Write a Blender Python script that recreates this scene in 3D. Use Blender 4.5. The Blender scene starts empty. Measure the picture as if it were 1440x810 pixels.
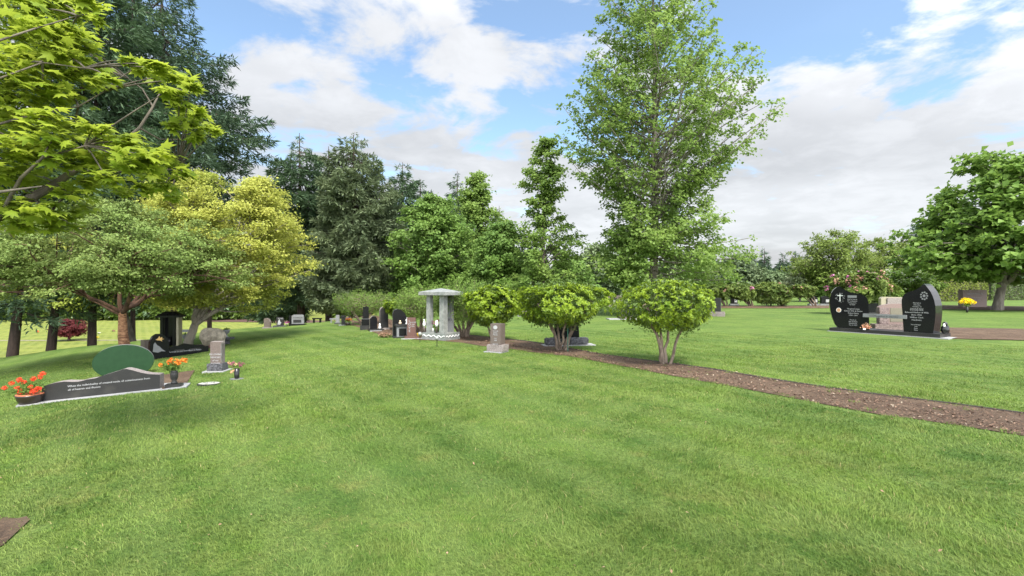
import bpy, bmesh, math, random
import numpy as np
from mathutils import Vector, Matrix, noise as mnoise

SC = bpy.context.scene
COL = SC.collection
R = math.radians
CAMZ, FPX, CX, CY = 1.6, 720.0, 720.0, 405.0

# ---------------------------------------------------------------- camera
cam = bpy.data.cameras.new('camera'); cam.lens = 18; cam.sensor_width = 36
cam.clip_start = 0.05; cam.clip_end = 1500
camo = bpy.data.objects.new('camera', cam); COL.objects.link(camo)
camo.location = (0, 0, CAMZ); camo.rotation_euler = (R(90), 0, 0)
SC.camera = camo

# ---------------------------------------------------------------- light
SUN_EL, SUN_AZ = 55.0, 163.0       # azimuth clockwise from the view direction: behind, a little to the right
SUN_STRENGTH, SKY_STRENGTH = 2.7, 0.098
SC.view_settings.view_transform = 'Standard'
SC.view_settings.look = 'None'
SC.view_settings.exposure = 1.5
SC.view_settings.gamma = 1.0
SC.view_settings.use_curve_mapping = False
SC.render.film_transparent = False
try:
    SC.cycles.max_bounces = 8; SC.cycles.diffuse_bounces = 3; SC.cycles.glossy_bounces = 2
    SC.cycles.transmission_bounces = 3; SC.cycles.transparent_max_bounces = 4
    SC.cycles.use_denoising = True
except Exception: pass

sl = bpy.data.lights.new('sun', 'SUN'); sl.energy = SUN_STRENGTH; sl.angle = R(18); sl.color = (1, .95, .87)
so = bpy.data.objects.new('sun', sl); COL.objects.link(so)
az = R(SUN_AZ); el = R(SUN_EL)
sdir = Vector((math.sin(az)*math.cos(el), math.cos(az)*math.cos(el), math.sin(el)))
so.rotation_euler = sdir.to_track_quat('Z', 'Y').to_euler()

class NT:
    def __init__(s, nt): s.nt = nt; s.n = nt.nodes; s.l = nt.links
    def new(s, t, **kw):
        n = s.n.new(t)
        for k, v in kw.items():
            if k.startswith('_'): setattr(n, k[1:], v)
        return n
    def sock(s, v, inp):
        if v is None: return
        if isinstance(v, bpy.types.NodeSocket): s.l.new(v, inp)
        else: inp.default_value = v
    def math(s, op, a, b=None, c=None, clamp=False):
        n = s.n.new('ShaderNodeMath'); n.operation = op; n.use_clamp = clamp
        s.sock(a, n.inputs[0]); s.sock(b, n.inputs[1]); s.sock(c, n.inputs[2]); return n.outputs[0]
    def vmath(s, op, a, b=None):
        n = s.n.new('ShaderNodeVectorMath'); n.operation = op
        s.sock(a, n.inputs[0]); s.sock(b, n.inputs[1])
        return n.outputs['Value'] if op == 'DOT_PRODUCT' else n.outputs[0]
    def noise(s, vec, scale, detail=3, rough=.55, dist=0, dim='3D'):
        n = s.n.new('ShaderNodeTexNoise'); n.noise_dimensions = dim
        s.sock(vec, n.inputs['Vector']); n.inputs['Scale'].default_value = scale
        n.inputs['Detail'].default_value = detail; n.inputs['Roughness'].default_value = rough
        n.inputs['Distortion'].default_value = dist
        return n.outputs['Fac']
    def mix(s, f, a, b, mode='MIX'):
        n = s.n.new('ShaderNodeMix'); n.data_type = 'RGBA'; n.blend_type = mode
        s.sock(f, n.inputs['Factor'])
        for v, i in ((a, n.inputs[6]), (b, n.inputs[7])):
            if isinstance(v, tuple) and len(v) == 3: v = (*v, 1)
            s.sock(v, i)
        return n.outputs[2]
    def ramp(s, f, lo, hi):
        n = s.n.new('ShaderNodeMapRange'); n.interpolation_type = 'SMOOTHSTEP'
        s.sock(f, n.inputs[0]); s.sock(lo, n.inputs[1]); s.sock(hi, n.inputs[2])
        return n.outputs[0]

# ---------------------------------------------------------------- sky with broken cloud
W = bpy.data.worlds.new('World'); SC.world = W; W.use_nodes = True
w = NT(W.node_tree); w.n.clear()
tc = w.new('ShaderNodeTexCoord').outputs['Generated']
sky = w.new('ShaderNodeTexSky'); sky.sky_type = 'NISHITA'; sky.sun_disc = False
sky.sun_elevation = R(SUN_EL); sky.sun_rotation = R(SUN_AZ); sky.air_density = 1.0; sky.dust_density = .6; sky.ozone_density = 1.6
sep = w.new('ShaderNodeSeparateXYZ'); w.l.new(tc, sep.inputs[0])
zc = w.math('MAXIMUM', sep.outputs[2], 0.0)
inv = w.math('DIVIDE', 1.0, w.math('ADD', zc, 0.16))
cmb = w.new('ShaderNodeCombineXYZ')
w.l.new(w.math('MULTIPLY', sep.outputs[0], inv), cmb.inputs[0])
w.l.new(w.math('MULTIPLY', sep.outputs[1], inv), cmb.inputs[1])
cmb.inputs[2].default_value = 3.7
cuv = cmb.outputs[0]
n1 = w.noise(cuv, 2.3, 9, .58, .4)
n2 = w.noise(w.vmath('ADD', cuv, (7.3, 2.1, 0)), .75, 6, .5, .2)
n3 = w.noise(w.vmath('ADD', cuv, (1.3, 9.1, 2)), 4.5, 8, .6, .3)
fld = w.math('ADD', w.math('MULTIPLY', n1, .75), w.math('MULTIPLY', n3, .25))
lo = w.math('SUBTRACT', 0.478, w.math('MULTIPLY', w.ramp(zc, .42, .12), .18))
cov = w.ramp(fld, lo, w.math('ADD', lo, .13))
cov = w.math('MAXIMUM', w.math('MULTIPLY', cov, .95), w.ramp(zc, .20, .05))
cov = w.math('MAXIMUM', cov, .07)
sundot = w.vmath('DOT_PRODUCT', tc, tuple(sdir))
glow = w.math('MULTIPLY', w.ramp(sundot, -.2, 1.0), 6.5)  # clouds brightened toward the unseen sun, added for stronger soft light
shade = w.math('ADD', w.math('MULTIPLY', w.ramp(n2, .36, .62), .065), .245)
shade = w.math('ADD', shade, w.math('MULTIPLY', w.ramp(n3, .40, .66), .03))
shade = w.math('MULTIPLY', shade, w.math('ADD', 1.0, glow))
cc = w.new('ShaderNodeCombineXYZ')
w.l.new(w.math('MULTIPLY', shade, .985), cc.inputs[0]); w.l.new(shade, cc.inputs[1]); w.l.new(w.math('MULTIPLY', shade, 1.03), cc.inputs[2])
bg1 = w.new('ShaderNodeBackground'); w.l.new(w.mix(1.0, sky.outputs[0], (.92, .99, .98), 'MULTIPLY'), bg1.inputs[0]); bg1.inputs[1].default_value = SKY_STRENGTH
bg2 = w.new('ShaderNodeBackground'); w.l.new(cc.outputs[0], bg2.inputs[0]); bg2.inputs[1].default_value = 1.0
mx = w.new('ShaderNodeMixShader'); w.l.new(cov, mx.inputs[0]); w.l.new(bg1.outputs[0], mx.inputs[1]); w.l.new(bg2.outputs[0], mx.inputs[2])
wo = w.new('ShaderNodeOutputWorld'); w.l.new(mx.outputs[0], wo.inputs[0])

# ---------------------------------------------------------------- materials
MATS = {}
def mat_base(name):
    m = bpy.data.materials.new(name); m.use_nodes = True
    t = NT(m.node_tree); t.n.clear()
    out = t.new('ShaderNodeOutputMaterial'); p = t.new('ShaderNodeBsdfPrincipled')
    t.l.new(p.outputs[0], out.inputs[0]); MATS[name] = m
    return m, t, p, out
def leaf_mat(name, dark, light, scale=.9, transl=.35, rough=.55, spec=.18, hue=None, hscale=.35):
    m, t, p, out = mat_base(name)
    geo = t.new('ShaderNodeNewGeometry'); pos = geo.outputs['Position']; rnd = geo.outputs['Random Per Island']
    f = t.math('ADD', t.math('MULTIPLY', t.ramp(t.noise(pos, scale, 2), .3, .7), .55), t.math('MULTIPLY', rnd, .45))
    c = t.mix(f, dark, light)
    if hue: c = t.mix(t.math('MULTIPLY', t.ramp(t.noise(pos, hscale, 2), .42, .66), .8), c, hue)
    t.l.new(c, p.inputs['Base Color']); p.inputs['Roughness'].default_value = rough
    p.inputs['Specular IOR Level'].default_value = spec
    tr = t.new('ShaderNodeBsdfTranslucent'); t.l.new(t.mix(.5, c, light), tr.inputs[0])
    ms = t.new('ShaderNodeMixShader'); ms.inputs[0].default_value = transl
    t.l.new(p.outputs[0], ms.inputs[1]); t.l.new(tr.outputs[0], ms.inputs[2]); t.l.new(ms.outputs[0], out.inputs[0])
    return m
def stone_mat(name, c1, c2, scale=60, rough=.5, bump=.0, bscale=30, spec=.5, blotch=None):
    m, t, p, out = mat_base(name)
    tc = t.new('ShaderNodeTexCoord').outputs['Object']
    c = t.mix(t.ramp(t.noise(tc, scale, 3, .7), .35, .65), c1, c2)
    if blotch: c = t.mix(t.math('MULTIPLY', t.ramp(t.noise(tc, 3.5, 4), .5, .7), .7), c, blotch)
    t.l.new(c, p.inputs['Base Color'])
    t.sock(t.math('ADD', rough-.05, t.math('MULTIPLY', t.noise(tc, 6, 3), .1)), p.inputs['Roughness'])
    p.inputs['Specular IOR Level'].default_value = spec
    if bump:
        b = t.new('ShaderNodeBump'); b.inputs['Strength'].default_value = 1; b.inputs['Distance'].default_value = bump
        t.l.new(t.noise(tc, bscale, 5, .65), b.inputs['Height']); t.l.new(b.outputs[0], p.inputs['Normal'])
    return m
def bark_mat(name, c1, c2, bump=.03, sc=5, ring=False):
    m, t, p, out = mat_base(name)
    tc = t.new('ShaderNodeTexCoord').outputs['Object']
    mp = t.new('ShaderNodeMapping'); t.l.new(tc, mp.inputs[0]); mp.inputs['Scale'].default_value = (1, 1, 3.0 if ring else .22)
    nz = t.noise(mp.outputs[0], sc, 6, .7)
    t.l.new(t.mix(t.ramp(nz, .35, .65), c1, c2), p.inputs['Base Color']); p.inputs['Roughness'].default_value = .9
    b = t.new('ShaderNodeBump'); b.inputs['Distance'].default_value = bump; b.inputs['Strength'].default_value = 1
    t.l.new(nz, b.inputs['Height']); t.l.new(b.outputs[0], p.inputs['Normal'])
    return m
def plain(name, c, rough=.6, metal=0, spec=.5):
    m, t, p, out = mat_base(name)
    tc = t.new('ShaderNodeTexCoord').outputs['Object']
    t.l.new(t.mix(t.noise(tc, 25, 3), tuple(v*.8 for v in c), tuple(min(1, v*1.15) for v in c)), p.inputs['Base Color'])
    p.inputs['Roughness'].default_value = rough; p.inputs['Metallic'].default_value = metal
    p.inputs['Specular IOR Level'].default_value = spec
    return m

def lawn_color(t, pos, tint=(1, 1, 1)):
    g = lambda *c: tuple(a*b for a, b in zip(c, tint))
    f1 = t.ramp(t.noise(pos, .55, 4, .6, .4), .40, .60)
    f2 = t.ramp(t.noise(pos, 3.6, 5, .72), .38, .62)
    f3 = t.ramp(t.noise(t.vmath('ADD', pos, (31, 7, 0)), .28, 3, .6), .45, .7)
    c = t.mix(f1, g(.076, .144, .025), g(.150, .238, .042))
    c = t.mix(t.math('MULTIPLY', f2, .7), c, g(.180, .235, .058))
    c = t.mix(t.math('MULTIPLY', f3, .5), c, g(.070, .145, .032))
    sp = t.new('ShaderNodeSeparateXYZ'); t.l.new(pos, sp.inputs[0])
    q = t.math('ADD', t.math('MULTIPLY', sp.outputs[0], .81), t.math('MULTIPLY', sp.outputs[1], .59))
    q = t.math('SINE', t.math('ADD', t.math('MULTIPLY', q, 8.5), t.math('MULTIPLY', t.noise(pos, .25, 2), 2.5)))
    c = t.mix(t.math('MULTIPLY', t.ramp(q, -.6, .8), .40), c, g(.18, .25, .07))
    f4 = t.ramp(t.noise(t.vmath('ADD', pos, (3, 17, 0)), 1.5, 6, .72), .55, .70)
    return t.mix(t.math('MULTIPLY', f4, .55), c, g(.25, .25, .08))
def lawn_mat(name, tint, blades=False):
    m, t, p, out = mat_base(name)
    geo = t.new('ShaderNodeNewGeometry'); pos = geo.outputs['Position']
    c = lawn_color(t, pos, tint)
    if blades:
        rnd = geo.outputs['Random Per Island']
        c = t.mix(t.math('MULTIPLY', rnd, .35), c, t.mix(.5, c, (.31, .34, .10)))
        c = t.mix(t.math('MULTIPLY', t.ramp(rnd, .40, .12), .42), c, (.030, .065, .014)); c = t.mix(t.ramp(rnd, .982, .988), c, (.34, .30, .13))
        p.inputs['Roughness'].default_value = .6; p.inputs['Specular IOR Level'].default_value = .15
        tr = t.new('ShaderNodeBsdfTranslucent'); t.l.new(c, tr.inputs[0])
        ms = t.new('ShaderNodeMixShader'); ms.inputs[0].default_value = .3
        t.l.new(p.outputs[0], ms.inputs[1]); t.l.new(tr.outputs[0], ms.inputs[2]); t.l.new(ms.outputs[0], out.inputs[0])
    else:
        fine = t.noise(pos, 28, 5, .75)
        c = t.mix(t.ramp(fine, .3, .7), t.mix(.72, c, (.03, .055, .015)), c)
        p.inputs['Roughness'].default_value = .9; p.inputs['Specular IOR Level'].default_value = .1
        b = t.new('ShaderNodeBump'); b.inputs['Distance'].default_value = .03
        t.l.new(fine, b.inputs['Height']); t.l.new(b.outputs[0], p.inputs['Normal'])
    t.l.new(c, p.inputs['Base Color'])
    return m
lawn_mat('lawn', (1, 1, 1)); lawn_mat('blades', (1.12, 1.12, 1.05), True); lawn_mat('field', (1.75, 1.3, 1.3))
m, t, p, out = mat_base('mulch')
geo = t.new('ShaderNodeNewGeometry'); pos = geo.outputs['Position']
c = t.mix(t.ramp(t.noise(pos, 30, 6, .8), .35, .7), (.042, .022, .010), (.165, .098, .052))
c = t.mix(t.math('MULTIPLY', t.ramp(t.noise(pos, 1.6, 4, .6), .45, .65), .6), c, (.16, .105, .062))
t.l.new(c, p.inputs['Base Color']); p.inputs['Roughness'].default_value = .95
b = t.new('ShaderNodeBump'); b.inputs['Distance'].default_value = .04; t.l.new(t.noise(pos, 35, 5, .8), b.inputs['Height']); t.l.new(b.outputs[0], p.inputs['Normal'])
bark_mat('red_bark', (.05, .026, .018), (.16, .085, .055)); bark_mat('twig_bark', (.06, .05, .038), (.15, .125, .095))
plain('edge_soil', (.022, .013, .009), .95)
m, t, p, out = mat_base('chips')
geo = t.new('ShaderNodeNewGeometry'); rnd = geo.outputs['Random Per Island']
c = t.mix(rnd, (.06, .032, .020), (.25, .155, .10)); c = t.mix(t.ramp(rnd, .93, .95), c, (.30, .24, .17))
t.l.new(c, p.inputs['Base Color']); p.inputs['Roughness'].default_value = .9

stone_mat('black_granite', (.006, .006, .007), (.018, .018, .019), 160, .10, spec=.22)
stone_mat('dark_granite', (.018, .018, .018), (.040, .039, .038), 130, .35, spec=.25, blotch=(.048, .046, .042))
stone_mat('grey_granite', (.13, .135, .14), (.24, .24, .24), 120, .4, blotch=(.11, .11, .10))
stone_mat('rough_granite', (.16, .135, .12), (.30, .26, .24), 50, .85, .02, 40)
stone_mat('rough_dark', (.03, .03, .033), (.10, .10, .11), 25, .7, .04, 14)
stone_mat('brown_granite', (.080, .060, .050), (.165, .130, .112), 130, .4)
stone_mat('pink_granite', (.16, .105, .09), (.25, .18, .155), 120, .45)
stone_mat('rough_pink', (.12, .085, .08), (.25, .19, .175), 30, .85, .03, 22)
stone_mat('tan_granite', (.24, .21, .14), (.33, .30, .21), 120, .35)
stone_mat('tan_dark', (.13, .115, .08), (.19, .17, .12), 120, .35)
stone_mat('red_granite', (.070, .032, .025), (.135, .065, .050), 120, .35)
stone_mat('pale_marble', (.185, .19, .178), (.265, .27, .25), 9, .5, .003, 30, blotch=(.14, .16, .145))
stone_mat('concrete', (.24, .24, .24), (.33, .33, .32), 40, .9, .006, 60)
stone_mat('boulder', (.19, .16, .12), (.36, .31, .24), 6, .9, .05, 9)
stone_mat('lichen', (.24, .24, .20), (.50, .49, .44), 22, .9, .01, 40)
stone_mat('green_face', (.010, .038, .013), (.013, .045, .016), 8, .6, spec=.25)
plain('engraving', (.36, .36, .36), .8); plain('etching', (.20, .20, .20), .8); plain('engraving_dark', (.06, .06, .06), .8); plain('white', (.75, .75, .72), .6)
plain('gold', (.62, .38, .13), .45); plain('terracotta', (.45, .14, .06), .7); plain('dark_pot', (.035, .025, .02), .3)
plain('black_paint', (.012, .012, .012), .3); plain('green_metal', (.03, .14, .09), .5); plain('photo', (.55, .30, .18), .3)
plain('cream', (.62, .50, .33), .6); plain('tan_roof', (.40, .25, .16), .8); plain('asphalt', (.10, .10, .10), .9); plain('red_soil', (.085, .042, .03), .95)
plain('yellow_paint', (.75, .50, .02), .5)
bark_mat('fir_bark', (.022, .015, .012), (.07, .045, .036)); bark_mat('grey_bark', (.10, .085, .07), (.24, .21, .175))
bark_mat('dark_bark', (.035, .028, .022), (.10, .08, .065)); bark_mat('peeling_bark', (.14, .055, .028), (.50, .27, .15), .05, 7, True)
bark_mat('maple_bark', (.16, .14, .11), (.34, .30, .24)); bark_mat('shrub_bark', (.10, .07, .05), (.28, .215, .16), .01, 14)
leaf_mat('near_maple', (.14, .23, .02), (.43, .50, .06), 2.2, .55, .45)
leaf_mat('fir_leaf', (.046, .090, .044), (.115, .175, .085), .7, .2, .6, .25)
leaf_mat('fir_blue', (.042, .082, .046), (.108, .162, .088), .7, .2, .6, .25)
leaf_mat('fir_brown', (.105, .145, .075), (.225, .275, .14), .5, .25, .7, .2, hue=(.11, .145, .075))
leaf_mat('paper_leaf', (.10, .148, .040), (.27, .33, .09), 1.1, .3, .5, hue=(.17, .25, .06))
leaf_mat('gold_leaf', (.27, .32, .05), (.52, .51, .12), .7, .42, .5, hue=(.27, .35, .06))
leaf_mat('gum_leaf', (.125, .215, .045), (.27, .375, .09), .6, .5, .5, .22)
leaf_mat('mid_leaf', (.10, .195, .045), (.235, .345, .088), .45, .42, .5, hue=(.15, .25, .045))
leaf_mat('catalpa_leaf', (.10, .19, .032), (.23, .35, .07), .5, .42, .45, .25)
leaf_mat('cherry_leaf', (.12, .175, .035), (.27, .33, .085), .35, .4, .5, hue=(.18, .26, .05))
leaf_mat('far_leaf', (.09, .13, .065), (.18, .23, .11), .15, .2, .6, hue=(.10, .15, .06))
leaf_mat('dogwood_leaf', (.20, .26, .12), (.48, .50, .30), .5, .3); leaf_mat('dogwood_bract', (.55, .55, .42), (.75, .74, .62), .5, .3)
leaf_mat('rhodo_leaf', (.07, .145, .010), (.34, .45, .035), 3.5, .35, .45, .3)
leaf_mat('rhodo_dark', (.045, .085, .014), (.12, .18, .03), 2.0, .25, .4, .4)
leaf_mat('rhodo_far', (.05, .095, .022), (.22, .28, .06), .8, .3, .5)
leaf_mat('feather_leaf', (.095, .17, .03), (.22, .32, .07), 1.2, .35, .5)
leaf_mat('hedge_leaf', (.10, .14, .018), (.22, .26, .04), .8, .25); leaf_mat('red_maple', (.075, .016, .018), (.19, .045, .045), .9, .3)
leaf_mat('pink_flower', (.55, .12, .35), (.80, .32, .55), 2, .3); leaf_mat('faded_flower', (.45, .22, .16), (.68, .42, .32), 2, .3)
leaf_mat('red_flower', (.75, .05, .02), (.90, .14, .06), 5, .3); leaf_mat('orange_flower', (.80, .15, .02), (.90, .33, .05), 5, .3)
leaf_mat('yellow_flower', (.80, .55, .01), (.92, .75, .03), 5, .3); leaf_mat('peach_flower', (.75, .33, .18), (.90, .55, .38), 5, .3)
leaf_mat('plum_flower', (.20, .04, .09), (.45, .13, .22), 5, .3); leaf_mat('magenta_flower', (.30, .03, .16), (.50, .10, .30), 5, .3)
leaf_mat('plant_green', (.06, .12, .02), (.17, .26, .06), 5, .3); leaf_mat('dry_flower', (.25, .13, .08), (.48, .33, .22), 5, .3)

# ---------------------------------------------------------------- ground shape
def lerp_knots(x, xs, ys): return np.interp(x, xs, ys)
_kp = np.array([0, 100, 175, 300, 380, 450, 480, 530.])
_ku = (_kp-CX)/FPX; _kaz = np.arctan(_ku)
_Y = np.array([20, 20.5, 21, 24, 25, 26, 27, 30.])
_rp = np.array([505, 490, 483, 466, 459, 453, 451, 443.4])
_Rr = _Y*np.sqrt(1+_ku**2)
_zr = CAMZ-(_rp-CY)/FPX*_Y; _zr[-1] = 0
_zf = np.array([-3.6]*7+[0.])
AZF0, AZF1 = R(-80), _kaz[-1]
def terrain(x, y):
    x = np.asarray(x, float); y = np.asarray(y, float)
    r = np.hypot(x, y); a = np.arctan2(x, y)
    Rr = np.interp(a, _kaz, _Rr); zr = np.interp(a, _kaz, _zr); zf = np.interp(a, _kaz, _zf)
    back = np.clip((a+R(130))/R(35), 0, 1); back = np.where(a > 0, 1, back)
    zr = zr*back; zf = zf*back
    f = np.clip(r/Rr, 0, 1)
    z = zr*f**1.6
    g = np.clip((r-Rr)/12.0, 0, 1); g = g*g*(3-2*g)
    z = z+(zf-zr)*g
    # gentle roll of the lawn
    z = z+.035*np.sin(x*.23+1.0)*np.sin(y*.19)*np.clip(r/6-.6, 0, 1)*np.clip((Rr-r)/6, 0, 1)
    return z
def gz(x, y): return float(terrain(x, y))
def P(px, py):
    """ground point seen at a pixel of the survey photograph"""
    u = (px-CX)/FPX; v = (CY-py)/FPX
    t0 = .5
    for i in range(4000):
        t = t0+.04
        if CAMZ+v*t < gz(u*t, t):
            lo, hi = t0, t
            for _ in range(20):
                m = (lo+hi)/2
                if CAMZ+v*m < gz(u*m, m): hi = m
                else: lo = m
            return Vector((u*hi, hi, gz(u*hi, hi)))
        t0 = t
        if t > 140: break
    return Vector((u*t, t, gz(u*t, t)))
def at(px, py, Y): return Vector(((px-CX)/FPX*Y, Y, CAMZ+(CY-py)/FPX*Y))
def on(px, Y):
    x = (px-CX)/FPX*Y; return Vector((x, Y, gz(x, Y)))

# ---------------------------------------------------------------- object helpers
def link(o): COL.objects.link(o); return o
def thing(name, label, cat, loc=(0, 0, 0), rz=0, group=None):
    o = bpy.data.objects.new(name, None); o.empty_display_size = .2; link(o)
    o.location = loc; o.rotation_euler = (0, 0, rz); o['label'] = label; o['category'] = cat
    if group: o['group'] = group
    return o
def tagged(o, label, cat, group=None):
    o['label'] = label; o['category'] = cat
    if group: o['group'] = group
    return o
def structure(o, kind='structure'): o['kind'] = kind; return o
def npmesh(name, V, F, mat, parent=None, smooth=False):
    V = np.asarray(V, np.float32).reshape(-1, 3); F = np.asarray(F, np.int32)
    me = bpy.data.meshes.new(name); k = F.shape[1]
    me.vertices.add(len(V)); me.vertices.foreach_set('co', V.ravel())
    me.loops.add(F.size); me.loops.foreach_set('vertex_index', F.ravel())
    me.polygons.add(len(F)); me.polygons.foreach_set('loop_start', np.arange(0, F.size, k, dtype=np.int32))
    try: me.polygons.foreach_set('loop_total', np.full(len(F), k, np.int32))
    except Exception: pass
    me.update(calc_edges=True)
    if smooth: me.polygons.foreach_set('use_smooth', np.ones(len(F), bool))
    me.materials.append(MATS[mat])
    o = bpy.data.objects.new(name, me); link(o)
    if parent: o.parent = parent
    return o

class B:
    """collects shapes, in units of s metres, and links them as ONE mesh"""
    def __init__(s, sc=1.0): s.bm = bmesh.new(); s.s = sc
    def _f(s, vs):
        try: s.bm.faces.new(vs)
        except ValueError: pass
    def box(s, x0, x1, y0, y1, z0, z1, tx=0, ty=0, rz=0):
        k = s.s; cx, cy = (x0+x1)/2, (y0+y1)/2
        def p(x, y, z):
            x -= cx; y -= cy; c, n = math.cos(rz), math.sin(rz)
            return s.bm.verts.new(((cx+x*c-y*n)*k, (cy+x*n+y*c)*k, z*k))
        a = [p(x0, y0, z0), p(x1, y0, z0), p(x1, y1, z0), p(x0, y1, z0)]
        b = [p(x0+tx, y0+ty, z1), p(x1-tx, y0+ty, z1), p(x1-tx, y1-ty, z1), p(x0+tx, y1-ty, z1)]
        s._f(a[::-1]); s._f(b)
        for i in range(4): s._f([a[i], a[(i+1) % 4], b[(i+1) % 4], b[i]])
        return s
    def prism(s, pts, y0, y1, shift=0):
        k = s.s
        n = len(pts)
        a = [s.bm.verts.new((x*k, y0*k, z*k)) for x, z in pts]
        b = [s.bm.verts.new(((x+shift)*k, y1*k, z*k)) for x, z in pts]
        s._f(a); s._f(b[::-1])
        for i in range(n): s._f([a[(i+1) % n], a[i], b[i], b[(i+1) % n]])
        return s
    def slab(s, poly, z0, z1):
        k = s.s
        a = [s.bm.verts.new((p[0]*k, p[1]*k, (p[2] if len(p) > 2 else 0)*k+z0*k)) for p in poly]
        b = [s.bm.verts.new((p[0]*k, p[1]*k, (p[2] if len(p) > 2 else 0)*k+z1*k)) for p in poly]
        n = len(poly); s._f(a[::-1]); s._f(b)
        for i in range(n): s._f([a[i], a[(i+1) % n], b[(i+1) % n], b[i]])
        return s
    def lathe(s, prof, cx=0, cy=0, z=0, n=20):
        k = s.s; rings = []
        for r, h in prof:
            rings.append([s.bm.verts.new(((cx+r*math.cos(6.2832*i/n))*k, (cy+r*math.sin(6.2832*i/n))*k, (z+h)*k)) for i in range(n)])
        for q in range(len(rings)-1):
            for i in range(n): s._f([rings[q][i], rings[q][(i+1) % n], rings[q+1][(i+1) % n], rings[q+1][i]])
        s._f(rings[0][::-1]); s._f(rings[-1]); return s
    def tube(s, path, rad, n=8):
        k = s.s; rings = []; m = len(path)
        path = [Vector(p) for p in path]
        for q, p in enumerate(path):
            d = (path[min(q+1, m-1)]-path[max(q-1, 0)]).normalized()
            u = d.orthogonal().normalized() if q == 0 else (u-d*u.dot(d)).normalized()
            v = d.cross(u); r = rad[q] if hasattr(rad, '__len__') else rad
            rings.append([s.bm.verts.new((p+(u*math.cos(6.2832*i/n)+v*math.sin(6.2832*i/n))*r)*k) for i in range(n)])
        for q in range(m-1):
            for i in range(n): s._f([rings[q][i], rings[q][(i+1) % n], rings[q+1][(i+1) % n], rings[q+1][i]])
        s._f(rings[0][::-1]); s._f(rings[-1]); return s
    def blob(s, c, r, amp=.15, fr=1.5, sub=2, seed=0):
        k = s.s
        g = bmesh.ops.create_icosphere(s.bm, subdivisions=sub, radius=1)
        for v in g['verts']:
            d = 1+amp*mnoise.noise(v.co*fr+Vector((seed*3.1, 5, seed)))
            v.co = Vector(((c[0]+v.co.x*r[0]*d)*k, (c[1]+v.co.y*r[1]*d)*k, (c[2]+v.co.z*r[2]*d)*k))
        return s
    def build(s, name, mat, parent=None, bevel=0, smooth=False, world=None, front=None, jitter=0, sub=0):
        bm = s.bm
        bmesh.ops.recalc_face_normals(bm, faces=bm.faces)
        if bevel:
            es = [e for e in bm.edges if len(e.link_faces) == 2 and e.calc_face_angle(0) > .5]
            bmesh.ops.bevel(bm, geom=es, offset=bevel, segments=2, affect='EDGES', clamp_overlap=True)
        if sub: bmesh.ops.subdivide_edges(bm, edges=[e for e in bm.edges if e.calc_length() > .06], cuts=sub, use_grid_fill=True)
        if jitter:
            for v in bm.verts:
                v.co += mnoise.noise_vector(v.co*9+Vector((random.random()*0, 3, 1)))*jitter
        if world is not None:
            mi = (Matrix.Translation(world.location) @ Matrix.Rotation(world.rotation_euler.z, 4, 'Z')).inverted()
            bmesh.ops.transform(bm, matrix=mi, verts=bm.verts)
        me = bpy.data.meshes.new(name)
        me.materials.append(MATS[mat])
        if front:
            me.materials.append(MATS[front]); bm.normal_update()
            for f in bm.faces:
                if f.normal.y < -.8: f.material_index = 1
        bm.to_mesh(me); bm.free()
        if smooth:
            me.polygons.foreach_set('use_smooth', np.ones(len(me.polygons), bool))
        o = bpy.data.objects.new(name, me); link(o)
        if parent: o.parent = parent
        return o
def text(parent, lines, size, x, y, z, mat='engraving', name='inscription', gap=1.25, rot=None, extr=.0015, align='CENTER'):
    """engraved lettering standing on a face that looks along local -y"""
    cu = bpy.data.curves.new(name, 'FONT'); cu.body = lines; cu.size = size; cu.extrude = extr
    cu.align_x = align; cu.align_y = 'TOP'; cu.space_line = gap; cu.resolution_u = 2
    tmp = bpy.data.objects.new('tmp', cu)
    me = bpy.data.meshes.new_from_object(tmp); bpy.data.objects.remove(tmp); bpy.data.curves.remove(cu)
    me.name = name; me.materials.clear(); me.materials.append(MATS[mat])
    o = bpy.data.objects.new(name, me); link(o); o.parent = parent
    o.location = (x, y, z); o.rotation_euler = (R(90), 0, 0) if rot is None else rot
    return o
NOGRASS = []
def nograss(poly): NOGRASS.append([(p[0], p[1]) for p in poly])
def clear_box(t, x0, x1, y0, y1):
    M = Matrix.Translation(t.location) @ Matrix.Rotation(t.rotation_euler.z, 4, 'Z')
    nograss([M @ Vector(p) for p in ((x0, y0, 0), (x1, y0, 0), (x1, y1, 0), (x0, y1, 0))])

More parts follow.
